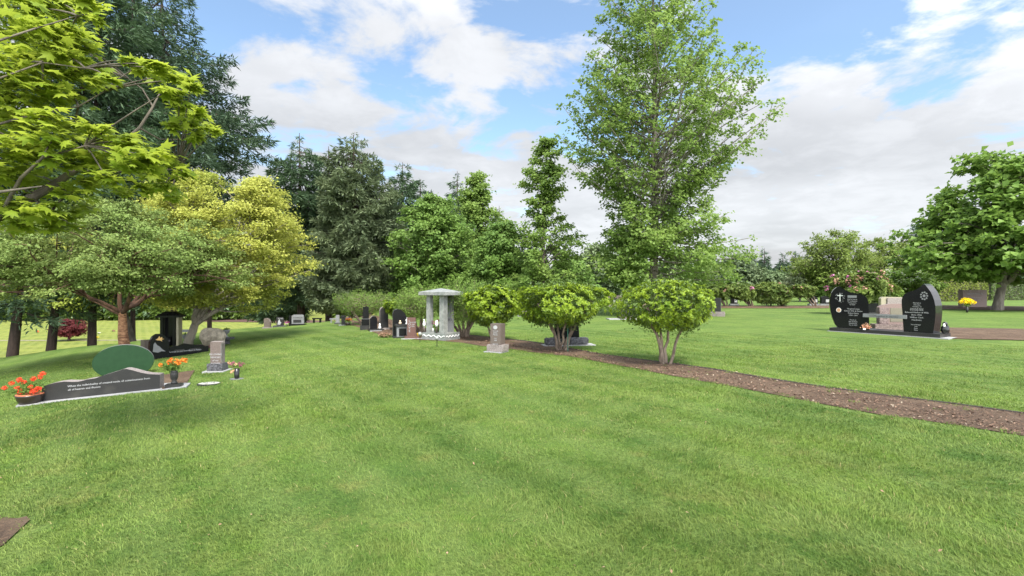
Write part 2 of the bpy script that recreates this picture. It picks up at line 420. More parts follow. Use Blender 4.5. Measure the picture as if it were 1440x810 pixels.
def refine(poly, step=.5):
    out = []
    for i in range(len(poly)):
        a = Vector(poly[i][:2]); b = Vector(poly[(i+1) % len(poly)][:2]); n = max(1, int((b-a).length/step))
        for k in range(n): out.append(a.lerp(b, k/n))
    return out
def ground_strip(name, top, bot, h, mat, n=80, wob=.0, seed=1, m=6, mound=0):
    """sheet between two ground polylines given in world xy"""
    def samp(pl, n):
        pl = np.array([(p[0], p[1]) for p in pl]); d = np.r_[0, np.cumsum(np.hypot(*np.diff(pl, axis=0).T))]
        q = np.linspace(0, d[-1], n); return np.c_[np.interp(q, d, pl[:, 0]), np.interp(q, d, pl[:, 1])]
    A = samp(top, n); Bq = samp(bot, n); rs = np.random.RandomState(seed)
    w1 = np.interp(np.arange(n), np.arange(0, n+3, 3), rs.randn(len(np.arange(0, n+3, 3))))*wob
    w2 = np.interp(np.arange(n), np.arange(0, n+3, 3), rs.randn(len(np.arange(0, n+3, 3))))*wob
    d = A-Bq; d /= np.linalg.norm(d, axis=1)[:, None]+1e-9
    A = A+d*w1[:, None]*.5; Bq = Bq+d*w2[:, None]
    V = []
    for j in range(m+1):
        f = j/m; Q = A*(1-f)+Bq*f
        z = terrain(Q[:, 0], Q[:, 1])+h+mound*math.sin(math.pi*f)
        V.append(np.c_[Q, z])
    V = np.concatenate(V); F = []
    for j in range(m):
        for i in range(n-1):
            a = j*n+i; F.append((a, a+n, a+n+1, a+1))
    nograss(list(A)+list(Bq[::-1]))
    return npmesh(name, V, F, mat, smooth=True), A, Bq

# ---------------------------------------------------------------- foliage helpers
def unit(v): return v/(np.linalg.norm(v, axis=-1, keepdims=True)+1e-9)
def leaf_arrays(C, Nn, L, Wd, rs, D=None, fold=.25, shape='leaf'):
    n = len(C); Nn = unit(Nn)
    if D is None: D = rs.randn(n, 3)
    D = unit(D-Nn*np.sum(D*Nn, 1)[:, None]); S = np.cross(Nn, D)
    L = np.broadcast_to(L, (n,))[:, None]; Wd = np.broadcast_to(Wd, (n,))[:, None]
    if shape == 'leaf':
        V = np.stack([C, C+D*L*.45+S*Wd*.5+Nn*Wd*fold, C+D*L, C+D*L*.45-S*Wd*.5+Nn*Wd*fold], 1)
        b = np.arange(n)[:, None]*4
        F = np.concatenate([b+np.array([0, 1, 2]), b+np.array([0, 2, 3])])
        return V.reshape(-1, 3), F
    if shape == 'maple':
        ang = np.radians([180, 125, 100, 72, 52, 38, 18, 0]); rad = np.array([.12, .42, .30, .72, .42, .70, .45, 1.0])
        ang = np.r_[ang, -ang[1:-1][::-1]]; rad = np.r_[rad, rad[1:-1][::-1]]
        k = len(ang); pts = [C+D*L*.12]
        for a, r_ in zip(ang, rad):
            bend = -abs(math.sin(a))*r_*.30-(r_*math.cos(a))**2*.18
            pts.append(C+D*L*(r_*math.cos(a)+.12)+S*L*r_*math.sin(a)+Nn*L*bend)
        V = np.stack(pts, 1); b = np.arange(n)[:, None]*(k+1)
        F = np.concatenate([b+np.array([0, 1+i, 1+(i+1) % k]) for i in range(k)])
        return V.reshape(-1, 3), F
def leaf_obj(name, C, Nn, L, Wd, rs, mat, parent, D=None, fold=.25, shape='leaf'):
    if parent is not None:
        pass
    V, F = leaf_arrays(C, Nn, L, Wd, rs, D, fold, shape)
    return npmesh(name, V, F, mat, parent)
def tubes(name, paths, mat, parent, n=6):
    Vs, Fs, off = [], [], 0
    for path, rad in paths:
        path = np.asarray(path, float); m = len(path); rad = np.broadcast_to(rad, (m,))
        nn = n if rad.max() < .12 else n+6
        d = unit(np.gradient(path, axis=0)); u = np.cross(d[0], [.3, .2, 1.]); 
        if np.linalg.norm(u) < .1: u = np.cross(d[0], [1., 0, 0])
        an = np.arange(nn)*2*math.pi/nn
        for q in range(m):
            u = u-d[q]*np.dot(u, d[q]); u /= np.linalg.norm(u)+1e-9; v = np.cross(d[q], u)
            Vs.append(path[q]+(np.cos(an)[:, None]*u+np.sin(an)[:, None]*v)*rad[q])
        for q in range(m-1):
            i = np.arange(nn); a = off+q*nn
            Fs.append(np.stack([a+i, a+(i+1) % nn, a+nn+(i+1) % nn, a+nn+i], 1))
        off += m*nn
    return npmesh(name, np.concatenate(Vs), np.concatenate(Fs), mat, parent, smooth=True)
def bez(a, b, c, n=7):
    t = np.linspace(0, 1, n)[:, None]; return (1-t)**2*np.asarray(a)+2*t*(1-t)*np.asarray(b)+t*t*np.asarray(c)

def profile_fn(prof, Y, base, top_px):
    """prof rows: py, left px, right px -> z above base, left and right radius about the trunk line"""
    prof = sorted(prof, key=lambda r: -r[0])
    z = np.array([CAMZ+(CY-r[0])/FPX*Y for r in prof])-base.z
    bx = base.x; tx = (top_px-CX)/FPX*Y; H = z[-1]
    ax = lambda zz: (tx-bx)*np.clip(zz/H, 0, 1)
    axz = bx+ax(z)
    L = axz-np.array([(r[1]-CX)/FPX*Y for r in prof]); Rt = np.array([(r[2]-CX)/FPX*Y for r in prof])-axz
    return z, np.maximum(L, .05), np.maximum(Rt, .05), ax

def broadleaf(name, label, px, Y, prof, top_px=None, trunk_r=.2, fork=None, nb=60, leaves=20000, leaf=.15, wid=.75, mat='mid_leaf',
              bark='grey_bark', rise=.5, flat=.5, puff=.5, seed=1, depth=.9, group=None, base=None, up=1.0, cat='tree', wob=.25, inner=.25,
              stems=None, extra=None, limb_bark=None, thin=None, limb_r=None, nputs=7, trunk_top=.93, droop=0.0, shape='leaf', spread=.35, lift=0.0, skirt=None, wpow=1.0, forks=None):
    rs = np.random.RandomState(seed); random.seed(seed)
    base = base or on(px, Y); t = thing(name, label, cat, base, 0, group)
    z, Lr, Rr_, ax = profile_fn(prof, Y, base, top_px if top_px is not None else px)
    H = z[-1]; fork = fork if fork is not None else z[0]
    rad = lambda zz, a: (np.interp(zz, z, Lr)*(1-math.cos(a))/2+np.interp(zz, z, Rr_)*(1+math.cos(a))/2)*(1-(1-depth)*abs(math.sin(a)))
    nt = 12; zz = np.linspace(-.15, H*trunk_top, nt)
    wx = np.cumsum(rs.randn(nt))*.03*H/10*0.8; wx[:2] = 0
    wy = np.cumsum(rs.randn(nt))*.03*H/10*0.8; wy[:2] = 0
    tp = np.c_[ax(zz)+wx, wy, zz]
    tr = trunk_r*(1-.9*np.clip(zz/(H*trunk_top), 0, 1)**.8)+.01; tr[0] *= 1.2
    tat = lambda h: np.array([np.interp(h, zz, tp[:, 0]), np.interp(h, zz, tp[:, 1]), h])
    paths = []
    stem_tips = []
    if forks:
        nf, fh, fr, ft, fr0 = forks
        cut = zz < fh; paths.append((np.vstack([tp[cut], tat(fh)]), np.r_[tr[cut], fr0*1.35]))
        for k in range(nf):
            a = 2.39996*k+seed; h = z[0]+(H-z[0])*ft*rs.uniform(.75, 1.15) if k else H*.9
            q = rad(h, a)*fr*rs.uniform(.7, 1.2) if k else .1
            tip = np.array([ax(h)+q*math.cos(a), q*math.sin(a), h]); s0 = tat(fh*rs.uniform(.9, .99)); mid = s0*.55+tip*.45+np.array([(tip[0]-s0[0])*.15, (tip[1]-s0[1])*.15, -.04*H])
            pth = bez(s0, mid, tip, 9); pth[1:] += rs.randn(8, 3)*.012*H/2; paths.append((pth, np.linspace(fr0, fr0*.22, 9))); stem_tips.append(pth)
        stems_mode = 2
    elif not stems: paths.append((tp, tr))
    if stems:
        for k in range(stems):
            a = 2.4*k+rs.rand(); h = np.interp(.35, [0, 1], [z[0], H])
            q = rad(h, a)*rs.uniform(.35, .75)
            tip = np.array([ax(h)+q*math.cos(a), q*math.sin(a), h*rs.uniform(.8, 1.2)])
            b0 = np.array([.05*math.cos(a), .05*math.sin(a), -.05])*min(1, H/2)
            mid = b0*.4+tip*.6+np.array([-.25*tip[0]+rs.randn()*.08*H/2, -.25*tip[1], -.05*H])
            pth = bez(b0, mid, tip, 8)+np.r_[np.zeros((1, 3)), rs.randn(7, 3)*.012*H/1.5]
            paths.append((pth, np.linspace(trunk_r, trunk_r*.45, 8))); stem_tips.append(pth)
    puffs = []
    w = np.interp(np.linspace(z[0], z[-1], 200), z, (Lr+Rr_)/2)**wpow+.15*max(Lr.max(), .1); w = np.cumsum(w); w /= w[-1]
    lr = limb_r or trunk_r*.28
    for k in range(nb):
        zt = np.interp((k+rs.rand())/nb, w, np.linspace(z[0], z[-1], 200)); a = k*2.39996+rs.randn()*.3
        rr = rad(zt, a)*np.clip(rs.normal(1.02-wob*.35, wob*.45), .4, 1.15)
        tip = np.array([ax(zt)+rr*math.cos(a), rr*math.sin(a), zt])
        rise_ = rise if not skirt else float(np.interp(zt, skirt, (-.05, rise)))
        za = np.clip(zt-rise_*rr, fork+rs.rand()*.15*(H-fork)*.3, H*trunk_top)
        if forks:
            allp = np.concatenate([q_[2:] for q_ in stem_tips]); aim = np.array([tip[0]*.5, tip[1]*.5, max(zt-rise_*rr, fh)])
            st = allp[np.argmin(np.sum((allp-aim)**2, 1))]
        elif stems:
            sp = stem_tips[k % len(stem_tips)]; st = sp[rs.randint(4, 8)]
        else: st = tat(za)
        mid = (st+tip)/2+np.array([0, 0, rr*(.12-droop)])+rs.randn(3)*rr*.10
        pth = bez(st, mid, tip, 7)
        r0 = lr*(.4+.6*rr/max(Lr.max(), Rr_.max())); paths.append((pth, np.linspace(r0, r0*.2+.002, 7)))
        for j in range(nputs):
            f = inner+(1-inner)*(j+rs.rand()*.8)/nputs; f = min(f, 1)
            p = np.array([np.interp(f, np.linspace(0, 1, 7), pth[:, i]) for i in range(3)])
            sidev = np.array([-math.sin(a), math.cos(a), 0])*(rs.rand()*2-1)*rr*spread*(1.15-f)
            q = p+sidev+np.array([0, 0, rs.randn()*.06*rr])
            if f < .95 and rs.rand() < .5: paths.append((bez(p, (p+q)/2+np.array([0, 0, .03*rr]), q, 4), np.linspace(r0*.3, r0*.1+.001, 4)))
            puffs.append(np.r_[q, puff*rs.uniform(.6, 1.25)*(1 if not skirt else float(np.interp(zt, skirt, (1.45, 1))))])
        puffs.append(np.r_[tip, puff*.7])
    if extra:
        for (ex, ey, ez, er) in extra: puffs.append(np.array([ex, ey, ez, er]))
    puffs = np.array(puffs)
    wts = puffs[:, 3]**1.6; idx = rs.choice(len(puffs), leaves, p=wts/wts.sum())
    off = rs.randn(leaves, 3)*.5; off[:, 2] *= flat
    C = puffs[idx, :3]+off*puffs[idx, 3:4]
    C[:, 2] = np.maximum(C[:, 2]+lift, .12)
    if thin:
        kill = np.zeros(leaves, bool)
        for z0_, z1_, w_, pr_ in thin: kill |= (np.abs(C[:, 0]-ax(C[:, 2])) < w_) & (C[:, 2] > z0_) & (C[:, 2] < z1_) & (C[:, 1] < .2) & (rs.rand(leaves) < pr_)
        C = C[~kill]; leaves = len(C)
    axis = np.c_[ax(C[:, 2]), np.zeros(leaves)]
    out = np.c_[C[:, :2]-axis, np.zeros(leaves)]; out = unit(out)
    N = np.array([0, 0, up])+rs.randn(leaves, 3)*.55+out*.45
    D = out*.6+rs.randn(leaves, 3)*.7-np.array([0, 0, .25])
    L = leaf*rs.uniform(.65, 1.3, leaves)
    if limb_bark:
        tubes('trunk', paths[:1], bark, t); tubes('limbs', paths[1:], limb_bark, t)
    else: tubes('trunk', paths, bark, t)
    leaf_obj('crown', C, N, L, L*wid, rs, mat, t, D, shape=shape)
    return t, C

def conifer(name, label, px, Y, prof, top_px=None, trunk_r=.3, nb=120, sprays=26000, spray=.38, wid=.2, mat='fir_leaf', bark='fir_bark',
            seed=1, droop=.25, group=None, base=None, cat='tree', wob=.2, uptip=.12, sagbase=0, hang=.25, side=.42, trunk_lean=True):
    rs = np.random.RandomState(seed)
    base = base or on(px, Y); t = thing(name, label, cat, base, 0, group)
    z, Lr, Rr_, ax = profile_fn(prof, Y, base, top_px if top_px is not None else px)
    H = z[-1]; rad = lambda zz, a: np.interp(zz, z, Lr)*(1-math.cos(a))/2+np.interp(zz, z, Rr_)*(1+math.cos(a))/2
    zz = np.linspace(-.3, H*.99, 10); tp = np.c_[ax(zz), 0*zz, zz]; tr = trunk_r*(1-np.clip(zz/H, 0, 1))**.85+.015; tr[0] *= 1.25
    paths = [(tp, tr)]; Cs, Ds, Ls = [], [], []
    w = np.interp(np.linspace(z[0], z[-1], 200), z, (Lr+Rr_)/2)+.2; w = np.cumsum(w); w /= w[-1]
    per = []
    for k in range(nb):
        zt = np.interp((k+rs.rand())/nb, w, np.linspace(z[0], z[-1], 200)); a = k*2.39996+rs.randn()*.35
        rr = rad(zt, a)*np.clip(rs.normal(1-wob*.6, wob), .4, 1.2)
        per.append((zt, a, rr))
    tot = sum(p[2]**1.5+.1 for p in per)
    for zt, a, rr in per:
        n = max(20, int(sprays*(rr**1.5+.1)/tot)); dirv = np.array([math.cos(a), math.sin(a), 0]); sv = np.array([-math.sin(a), math.cos(a), 0])
        st = np.array([float(ax(zt)), 0, min(zt+droop*rr*.8, H*.98)]); tip = st*0+np.array([float(ax(zt)), 0, 0])+dirv*rr+np.array([0, 0, zt])
        mid = (st+tip)/2-np.array([0, 0, uptip*rr])
        pth = bez(st, mid, tip, 7); paths.append((pth, np.linspace(min(.06, trunk_r*.2)*(rr/3+.3), .006, 7)))
        f = np.clip(.08+.92*rs.rand(n)**.75, 0, 1)
        p = np.stack([np.interp(f, np.linspace(0, 1, 7), pth[:, i]) for i in range(3)], 1)
        # branchlets: a few discrete side rows so that gaps stay between boughs
        sgn = np.where(rs.rand(n) < .5, -1, 1); reach = side*rr*(1.05-f)*rs.rand(n)**.8+.05
        q = p+sv*(sgn*reach)[:, None]+dirv*(reach*.45)[:, None]
        hg = rs.rand(n)**2*hang*(1+rs.rand(n)); q[:, 2] -= hg+reach*.22
        d = sv*(sgn*.75)[:, None]+dirv*.65+np.array([0, 0, -.25])+rs.randn(n, 3)*.28
        hangm = rs.rand(n) < .22; d[hangm] += np.array([0, 0, -1.0])
        Cs.append(q); Ds.append(d); Ls.append(spray*rs.uniform(.6, 1.3, n)*(0.55+.45*min(1, rr/2)))
    C = np.concatenate(Cs); D = np.concatenate(Ds); L = np.concatenate(Ls); n = len(C)
    N = np.array([0, 0, .9])+rs.randn(n, 3)*.55
    tubes('trunk', paths, bark, t, 5)
    leaf_obj('crown', C, N, L, L*wid, rs, mat, t, D, fold=.15)
    return t, C
# ================================================================ GROUND
def build_ground():
    az = np.radians(np.arange(-180, 180.01, .75)); g = np.r_[0.01, np.geomspace(.04, 1, 110), np.linspace(1.01, 1.6, 34), np.geomspace(1.65, 22, 50)]
    Ra = np.interp(az, _kaz, _Rr)
    X = np.outer(g, Ra*np.sin(az)); Y_ = np.outer(g, Ra*np.cos(az)); Z = terrain(X, Y_)
    V = np.stack([X, Y_, Z], 2).reshape(-1, 3); n = len(az)
    i, j = np.meshgrid(np.arange(len(g)-1), np.arange(n-1), indexing='ij')
    a = i*n+j; F = np.stack([a, a+1, a+n+1, a+n], 2)[..., ::-1].reshape(-1, 4)
    ac = (az[:-1]+az[1:])/2
    fieldm = (g[:-1][:, None] >= 1.03) & (ac > R(-110))[None, :] & (ac < _kaz[-1])[None, :]
    fm = fieldm.reshape(-1)
    structure(npmesh('lawn', V, F[~fm], 'lawn', smooth=True)); structure(npmesh('far_lawn', V, F[fm], 'field', smooth=True))
build_ground()

# the long mulch bed that crosses the lawn, and the smaller beds
W2 = lambda pts: [P(*p) for p in pts]
bed_top = W2([(470, 449.5), (520, 452), (570, 458.5), (640, 469), (745, 480), (850, 499), (935, 510), (1000, 519), (1100, 536), (1200, 551), (1300, 564), (1440, 582), (1700, 612), (2100, 650)])
bed_bot = W2([(468, 451.5), (500, 459), (535, 471), (590, 478), (650, 482), (720, 491), (760, 497), (820, 503), (880, 514), (960, 531.5), (1050, 548), (1150, 567), (1250, 585.5), (1350, 600), (1440, 613), (1700, 662), (2100, 740)])
bed, BA, BB = ground_strip('mulch_bed_soil', bed_top, bed_bot, 0.008, 'mulch', 170, .17, 3, 8)
bed.name = 'soil'; structure(bed)
def bed_edge():
    o, a_, b_ = ground_strip('edge', [(p[0], p[1]) for p in BA+np.array([.02, .02])], [(p[0], p[1]) for p in BA-np.array([.05, .05])], .013, 'edge_soil', 400, .02, 8, 2); o.name = 'soil'; structure(o)
bed_edge()
def bed_poly(name, top, bot, h=.02, mound=.03, mat='mulch', n=40, wob=.06, seed=2):
    o, a, b = ground_strip(name, W2(top), W2(bot), h, mat, n, wob, seed, 6, mound); structure(o); return o
bed_poly('soil', [(1330, 461), (1440, 463), (1700, 466)], [(1318, 473), (1340, 477), (1440, 479), (1700, 484)])
bed_poly('soil', [(1270, 429.5), (1330, 429.5), (1440, 431), (1600, 432)], [(1270, 434), (1330, 435), (1440, 437), (1600, 439)], mound=.1)
bed_poly('soil', [(985, 430.5), (1100, 430.5), (1180, 431), (1230, 430.5)], [(985, 433.5), (1100, 433.8), (1180, 433.5), (1230, 433)], mound=.12)
bed_poly('soil', [(225, 529), (274, 521.5)], [(228, 549), (262, 541)], mound=0, n=14, wob=.02)
bed_poly('soil', [(-14, 727), (44, 731)], [(-60, 790), (8, 765)], mound=0, n=40, wob=.03, h=.012)
# strip of reddish soil along the wood and a thin footpath in the lower lawn
def world_strip(name, pts, w, mat, h=.03):
    pts = np.array(pts, float); n = 60; q = np.linspace(0, 1, n); d = np.linspace(0, 1, len(pts))
    Cn = np.c_[np.interp(q, d, pts[:, 0]), np.interp(q, d, pts[:, 1])]; T = unit(np.gradient(Cn, axis=0)); S = np.c_[-T[:, 1], T[:, 0]]
    V = []; m = 4
    for j in range(m+1):
        Q = Cn+S*w*(j/m-.5); V.append(np.c_[Q, terrain(Q[:, 0], Q[:, 1])+h])
    F = [(j*n+i, j*n+i+1, (j+1)*n+i+1, (j+1)*n+i) for j in range(m) for i in range(n-1)]
    return structure(npmesh(name, np.concatenate(V), F, mat, smooth=True))
world_strip('path', [(-62, 50), (-48, 50.5), (-34, 51), (-22, 51)], .5, 'boulder')
world_strip('soil', [(-49, 82), (-42, 81), (-36, 80), (-30, 78), (-18, 76)], 6, 'red_soil', .05)

# wood chips on the bed
def chips():
    rs = np.random.RandomState(5); n = 22000
    i = rs.beta(1.4, 1, n)*(len(BA)-1); f = rs.rand(n); k = i.astype(int)
    k = np.minimum(k, len(BA)-2); t = (i-k)[:, None]
    p = (BA[k]*(1-t)+BA[k+1]*t)*(1-f[:, None])+(BB[k]*(1-t)+BB[k+1]*t)*f[:, None]
    C = np.c_[p, terrain(p[:, 0], p[:, 1])+.013+rs.rand(n)*.012]
    N = np.array([0, 0, 1.])+rs.randn(n, 3)*.35
    s = rs.uniform(.012, .05, n)
    o = leaf_obj('wood_chips', C, N, s, s*rs.uniform(.25, .7, n), rs, 'chips', None); structure(o, 'stuff')
chips()

# ================================================================ STONES
class Stone:
    """a monument measured in photograph pixels about its base point, at its own distance"""
    def __init__(s, name, label, px, py, rz=0, cat='headstone', group=None, Y=None):
        s.loc = P(px, py) if Y is None else on(px, Y); s.Y = s.loc.y; s.s = s.Y/FPX
        s.t = thing(name, label, cat, s.loc, R(rz), group)
    def B(s): return B(s.s)
    def clear(s, x0, x1, y0, y1): k = s.s; clear_box(s.t, x0*k, x1*k, y0*k, y1*k)
    def part(s, b, name, mat, **kw):
        o = b.build(name, mat, s.t, **kw)
        if name in ('slab', 'pillar', 'shrine_panel', 'wing_stone', 'plate') or getattr(s, 'face', None) is None: s.face = o
        return o
    def text(s, body, size, x, y, z, **kw): return text(s.face, body, size*s.s, x*s.s, y*s.s, z*s.s, **kw)

def vframe(A, Bp):
    """vertical plane through two ground points: pixel -> (distance along, height) in metres, local to A"""
    d = (Bp-A); L = math.hypot(d.x, d.y); dx, dy = d.x/L, d.y/L
    def f(px, py):
        u = (px-CX)/FPX
        s = (u*A.y-A.x)/(dx-u*dy); y = A.y+dy*s
        return (s, CAMZ+(CY-py)/FPX*y-A.z)
    return f, math.atan2(dy, dx), L

# ---- wavy dark stone, lower left
A = P(58.6, 565.7); Bq = P(224.8, 547.9); f, rz, L = vframe(A, Bq)
t = thing('wavy_headstone', 'long low charcoal granite headstone with wavy rough top beside the red geranium pot', 'headstone', A, rz)
pts = [f(58.6, 567.5), f(58.6, 545), f(66, 541.3), f(78, 538.2), f(90, 536.6), f(102, 537), f(111, 536.6), f(123, 533.6), f(134, 532), f(145, 528), f(156, 524.6), f(167, 521.2), f(173, 519.2), f(178, 518.8), f(186, 520.6), f(198, 524), f(208, 526), f(224.8, 526.8), f(224.8, 549)]
b = B().prism(pts, 0, .20); slab_ = b.build('slab', 'rough_granite', t, front='dark_granite')
x0, z0 = f(95, 541.6)
text(slab_, "When the individuality of created souls, all consciousness from\nall of heaven and illusion", .046, x0, -.003, z0, align='LEFT', rot=(R(90), R(-math.degrees(math.atan2(f(224.8, 549)[1]-f(58.6, 567)[1], L))), 0))
b = B(); b.slab([P(22, 573), P(262, 545.5), P(268, 540), P(238, 540), P(60, 556), P(30, 566)], -.05, .022)
nograss([P(22, 573), P(262, 545.5), P(268, 540), P(238, 540), P(60, 556), P(30, 566)])
b.build('foundation', 'concrete', t, world=t)
M = Matrix.Translation(t.location)@Matrix.Rotation(rz, 4, 'Z'); nograss([M@Vector(p) for p in ((-.1, -.02, 0), (L+.1, -.02, 0), (L+.1, .25, 0), (-.1, .25, 0))])

# ---- oval stone with an even green front face
s = Stone('oval_headstone', 'large oval headstone with plain dark green face behind the wavy charcoal stone', 174, 529, 33)
el_ = [(35*math.cos(a)*1.0, 20+24*math.sin(a)) for a in np.linspace(0, 2*math.pi, 49)[:-1]]
s.part(s.B().prism(el_, 0, 9), 'slab', 'grey_granite', front='green_face', bevel=.008)
s.part(s.B().box(-17, 17, -3, 12, -2, 2.5), 'base', 'dark_granite', bevel=.006); s.clear(-20, 20, -5, 15)
# ---- geranium pot
def plant_leaves(t, c, r, n, size, mat, seed, name='foliage', flat=.7, up=.5):
    rs = np.random.RandomState(seed); d = unit(rs.randn(n, 3))*rs.rand(n, 1)**.5*np.array(r); d[:, 2] = d[:, 2]*flat
    return leaf_obj(name, d+np.array(c), np.array([0, 0, up])+rs.randn(n, 3)*.7, size*rs.uniform(.6, 1.3, n), size*.7, rs, mat, t)
def flower_heads(t, cs, rad, n, size, mat, seed, name='flower'):
    rs = np.random.RandomState(seed); out = []
    for c in cs:
        d = unit(rs.randn(n, 3)); C = np.array(c)+d*rad*rs.uniform(.3, .7, (n, 1))
        out.append(leaf_obj(name, C, d+np.array([0, 0, .3]), size, size*.8, rs, mat, t, D=rs.randn(n, 3)))
    return out
def stems(t, base, tips, r=.003, mat='plant_green'):
    return tubes('stems', [(bez(base, (np.array(base)+np.array(p))/2+np.array([0, 0, .04]), p, 5), r) for p in tips], mat, t, 4)
s = Stone('geranium_pot', 'dark glazed pot of red geraniums at the left end of the wavy stone', 42, 568.5, 0, 'flower pot'); k = s.s
s.part(s.B().lathe([(9, 0), (11, 1), (14, 7), (15.5, 12), (16, 14), (14.6, 14), (14, 12), (3, 11.5)]), 'pot', 'dark_pot', smooth=True)
s.part(s.B().lathe([(14.8, 12.8), (15.4, 14.8), (14.4, 15.4), (13, 14.5), (4, 14)]), 'liner', 'terracotta', smooth=True)
plant_leaves(s.t, (0, 0, 23*k), (19*k, 15*k, 11*k), 520, .035, 'plant_green', 3)
tp = [((-34+i)*1.0, j, h) for i, j, h in [(-2, 3, 27), (12, 2, 33), (20, -4, 35), (27, 2, 31), (30, 5, 34)]]
tips = [(-36*k, 0, 23*k), (-23*k, -3*k, 30*k), (-18*k, 3*k, 34*k), (-11*k, -4*k, 35*k), (-8*k, 0, 31*k), (1*k, 4*k, 35*k), (-10*k, -8*k, 24*k), (-5*k, -9*k, 20*k), (7*k, -6*k, 25*k), (16*k, -8*k, 22*k), (12*k, 2*k, 38*k), (18*k, 0, 43*k), (20*k, -8*k, 24*k), (13*k, -10*k, 20*k)]
flower_heads(s.t, tips, 4.6*k, 40, .028, 'red_flower', 4); stems(s.t, (0, 0, 14*k), tips)
plant_leaves(s.t, (-22*k, 0, 17*k), (14*k, 8*k, 7*k), 110, .03, 'plant_green', 9, 'trailing_foliage')
s.clear(-14, 14, -14, 14)
# ---- vase of orange lilies
s = Stone('lily_vase', 'black granite vase of orange lilies at the right end of the wavy stone', 245, 545.5, 15, 'vase'); k = s.s
s.part(s.B().box(-10, 10, -6, 6, -1, 6), 'base', 'dark_granite', bevel=.004)
s.part(s.B().lathe([(4, 6), (4.2, 8), (2.6, 9.5), (4.6, 14), (5, 21), (4.2, 23), (5, 24.5), (3.8, 24.5), (3, 22)]), 'urn', 'dark_granite', smooth=True)
tips = [(-17*k, 0, 33*k), (-6*k, -2*k, 37*k), (-2*k, -3*k, 40*k), (3*k, 0, 38*k), (6*k, -2*k, 36*k), (10*k, 0, 39*k), (13*k, 1*k, 38*k), (-1*k, 2*k, 35*k)]
flower_heads(s.t, tips, 3.4*k, 16, .04, 'orange_flower', 8); stems(s.t, (0, 0, 22*k), tips); plant_leaves(s.t, (-3*k, 0, 29*k), (13*k, 7*k, 6*k), 170, .045, 'plant_green', 6)
s.clear(-12, 12, -8, 8)
# ---- flat oval marker
s = Stone('flush_marker', 'pale oval grave marker lying flush in the grass', 294, 541, 18, 'grave marker')
ov = [(15*math.cos(a), 10*math.sin(a)) for a in np.linspace(0, 6.283, 33)[:-1]]
s.part(s.B().slab(ov, -2, 2.0), 'rim', 'dark_granite', bevel=.003); s.part(s.B().slab([(p[0]*.88, p[1]*.86) for p in ov], 2.0, 2.5), 'plate', 'lichen'); s.clear(-14, 14, -9, 9)
o = s.text("BELOVED SON\n1951 - 2009", 2.6, 1, 3, 2.6, mat='engraving_dark', rot=(0, 0, 0))
# ---- vase of pink flowers
s = Stone('rose_vase', 'dark ground vase holding pink and plum flowers right of the brown pillar stone', 333, 533.5, 10, 'vase'); k = s.s
s.part(s.B().slab([(9*math.cos(a), 6*math.sin(a)) for a in np.linspace(0, 6.283, 21)[:-1]], -1, 1.2), 'base', 'grey_granite')
s.part(s.B().lathe([(2.6, 1), (3.2, 3), (3.6, 15.5), (3, 15.6)]), 'holder', 'black_paint', smooth=True)
flower_heads(s.t, [(x*k, y*k, z*k) for x, y, z in [(-8, 0, 22), (-4, -2, 24), (4, -1, 23), (8, 1, 22), (6, -2, 19), (-6, 0, 19)]], 3.6*k, 30, .02, 'plum_flower', 2)
flower_heads(s.t, [(x*k, y*k, z*k) for x, y, z in [(0, -3, 22), (-10, 0, 24), (-3, -3, 14), (-6, -2, 11)]], 3.2*k, 26, .02, 'peach_flower', 5)
plant_leaves(s.t, (0, 0, 19*k), (8*k, 5*k, 5*k), 80, .03, 'plant_green', 6); s.clear(-9, 9, -6, 6)
# ---- brown pillar stone on concrete
s = Stone('pillar_headstone', 'brown granite pillar headstone on a rough base and concrete pad, left slope', 306, 522, 4)
s.part(s.B().box(-14, 14, -14, 14, -2, 1.6), 'foundation', 'concrete'); s.part(s.B().box(-10.5, 10.5, -9, 9, 1.5, 11.5), 'base', 'rough_dark', bevel=.008)
s.part(s.B().box(-7.5, 7.5, -5.5, 5.5, 11.5, 42), 'pillar', 'rough_granite', bevel=.006, front='brown_granite')
s.text("IN LOVING\nMEMORY\nof our\nFATHER", 3.4, 0, -5.7, 26); s.clear(-15, 15, -15, 15)
b = s.B().prism([(-5.2, 14), (5.2, 14), (5.2, 38), (3, 39), (0, 39.5), (-3, 39), (-5.2, 38)], 0, .6)
o = s.part(b, 'pale_panel', 'pale_marble'); o.rotation_euler = (0, 0, R(90)); o.location = (7.5*s.s, 0, 0)
# ---- black bird monument
s = Stone('bird_monument', 'polished black heart-shaped monument with gold bird and long low wing', 219, 505, 12); k = s.s
_a = P(219, 506); _b = P(300, 494); s.t.rotation_euler.z = math.atan2(_b.y-_a.y, _b.x-_a.x); s.s = k = min(s.s*1.25, (_b-_a).length/86)
s.part(s.B().box(-8, 86, -4, 12, -2, 4), 'base', 'black_granite', bevel=.006)
hp = [(-6, 4), (-8, 18), (-7.5, 28), (-4, 36), (2, 40), (8, 40), (14, 36), (18, 28), (19.5, 18), (19.5, 4)]
s.part(s.B().prism(hp, 0, 8), 'heart_stone', 'black_granite', bevel=.008)
s.part(s.B().prism([(20, 4), (20, 17), (26, 19), (34, 18), (44, 21), (52, 19), (62, 17), (70, 17), (74, 14), (80, 14), (80, 4)], 1, 9), 'wing_stone', 'black_granite', bevel=.006)
bird = [(-.5, 31), (3, 33), (5, 36.5), (6, 33), (9, 35), (8.5, 32), (12, 31.5), (8, 30.5), (9, 27.5), (6, 29.5), (2, 30)]
s.part(s.B().prism(bird, -.7, 0), 'gold_bird', 'gold')
s.part(s.B().prism([(-4, 12), (-3, 24), (-1, 27), (2, 22), (5, 20), (9, 15), (14, 11), (8, 12), (3, 10)], -.4, 0), 'etched_tree', 'etching')
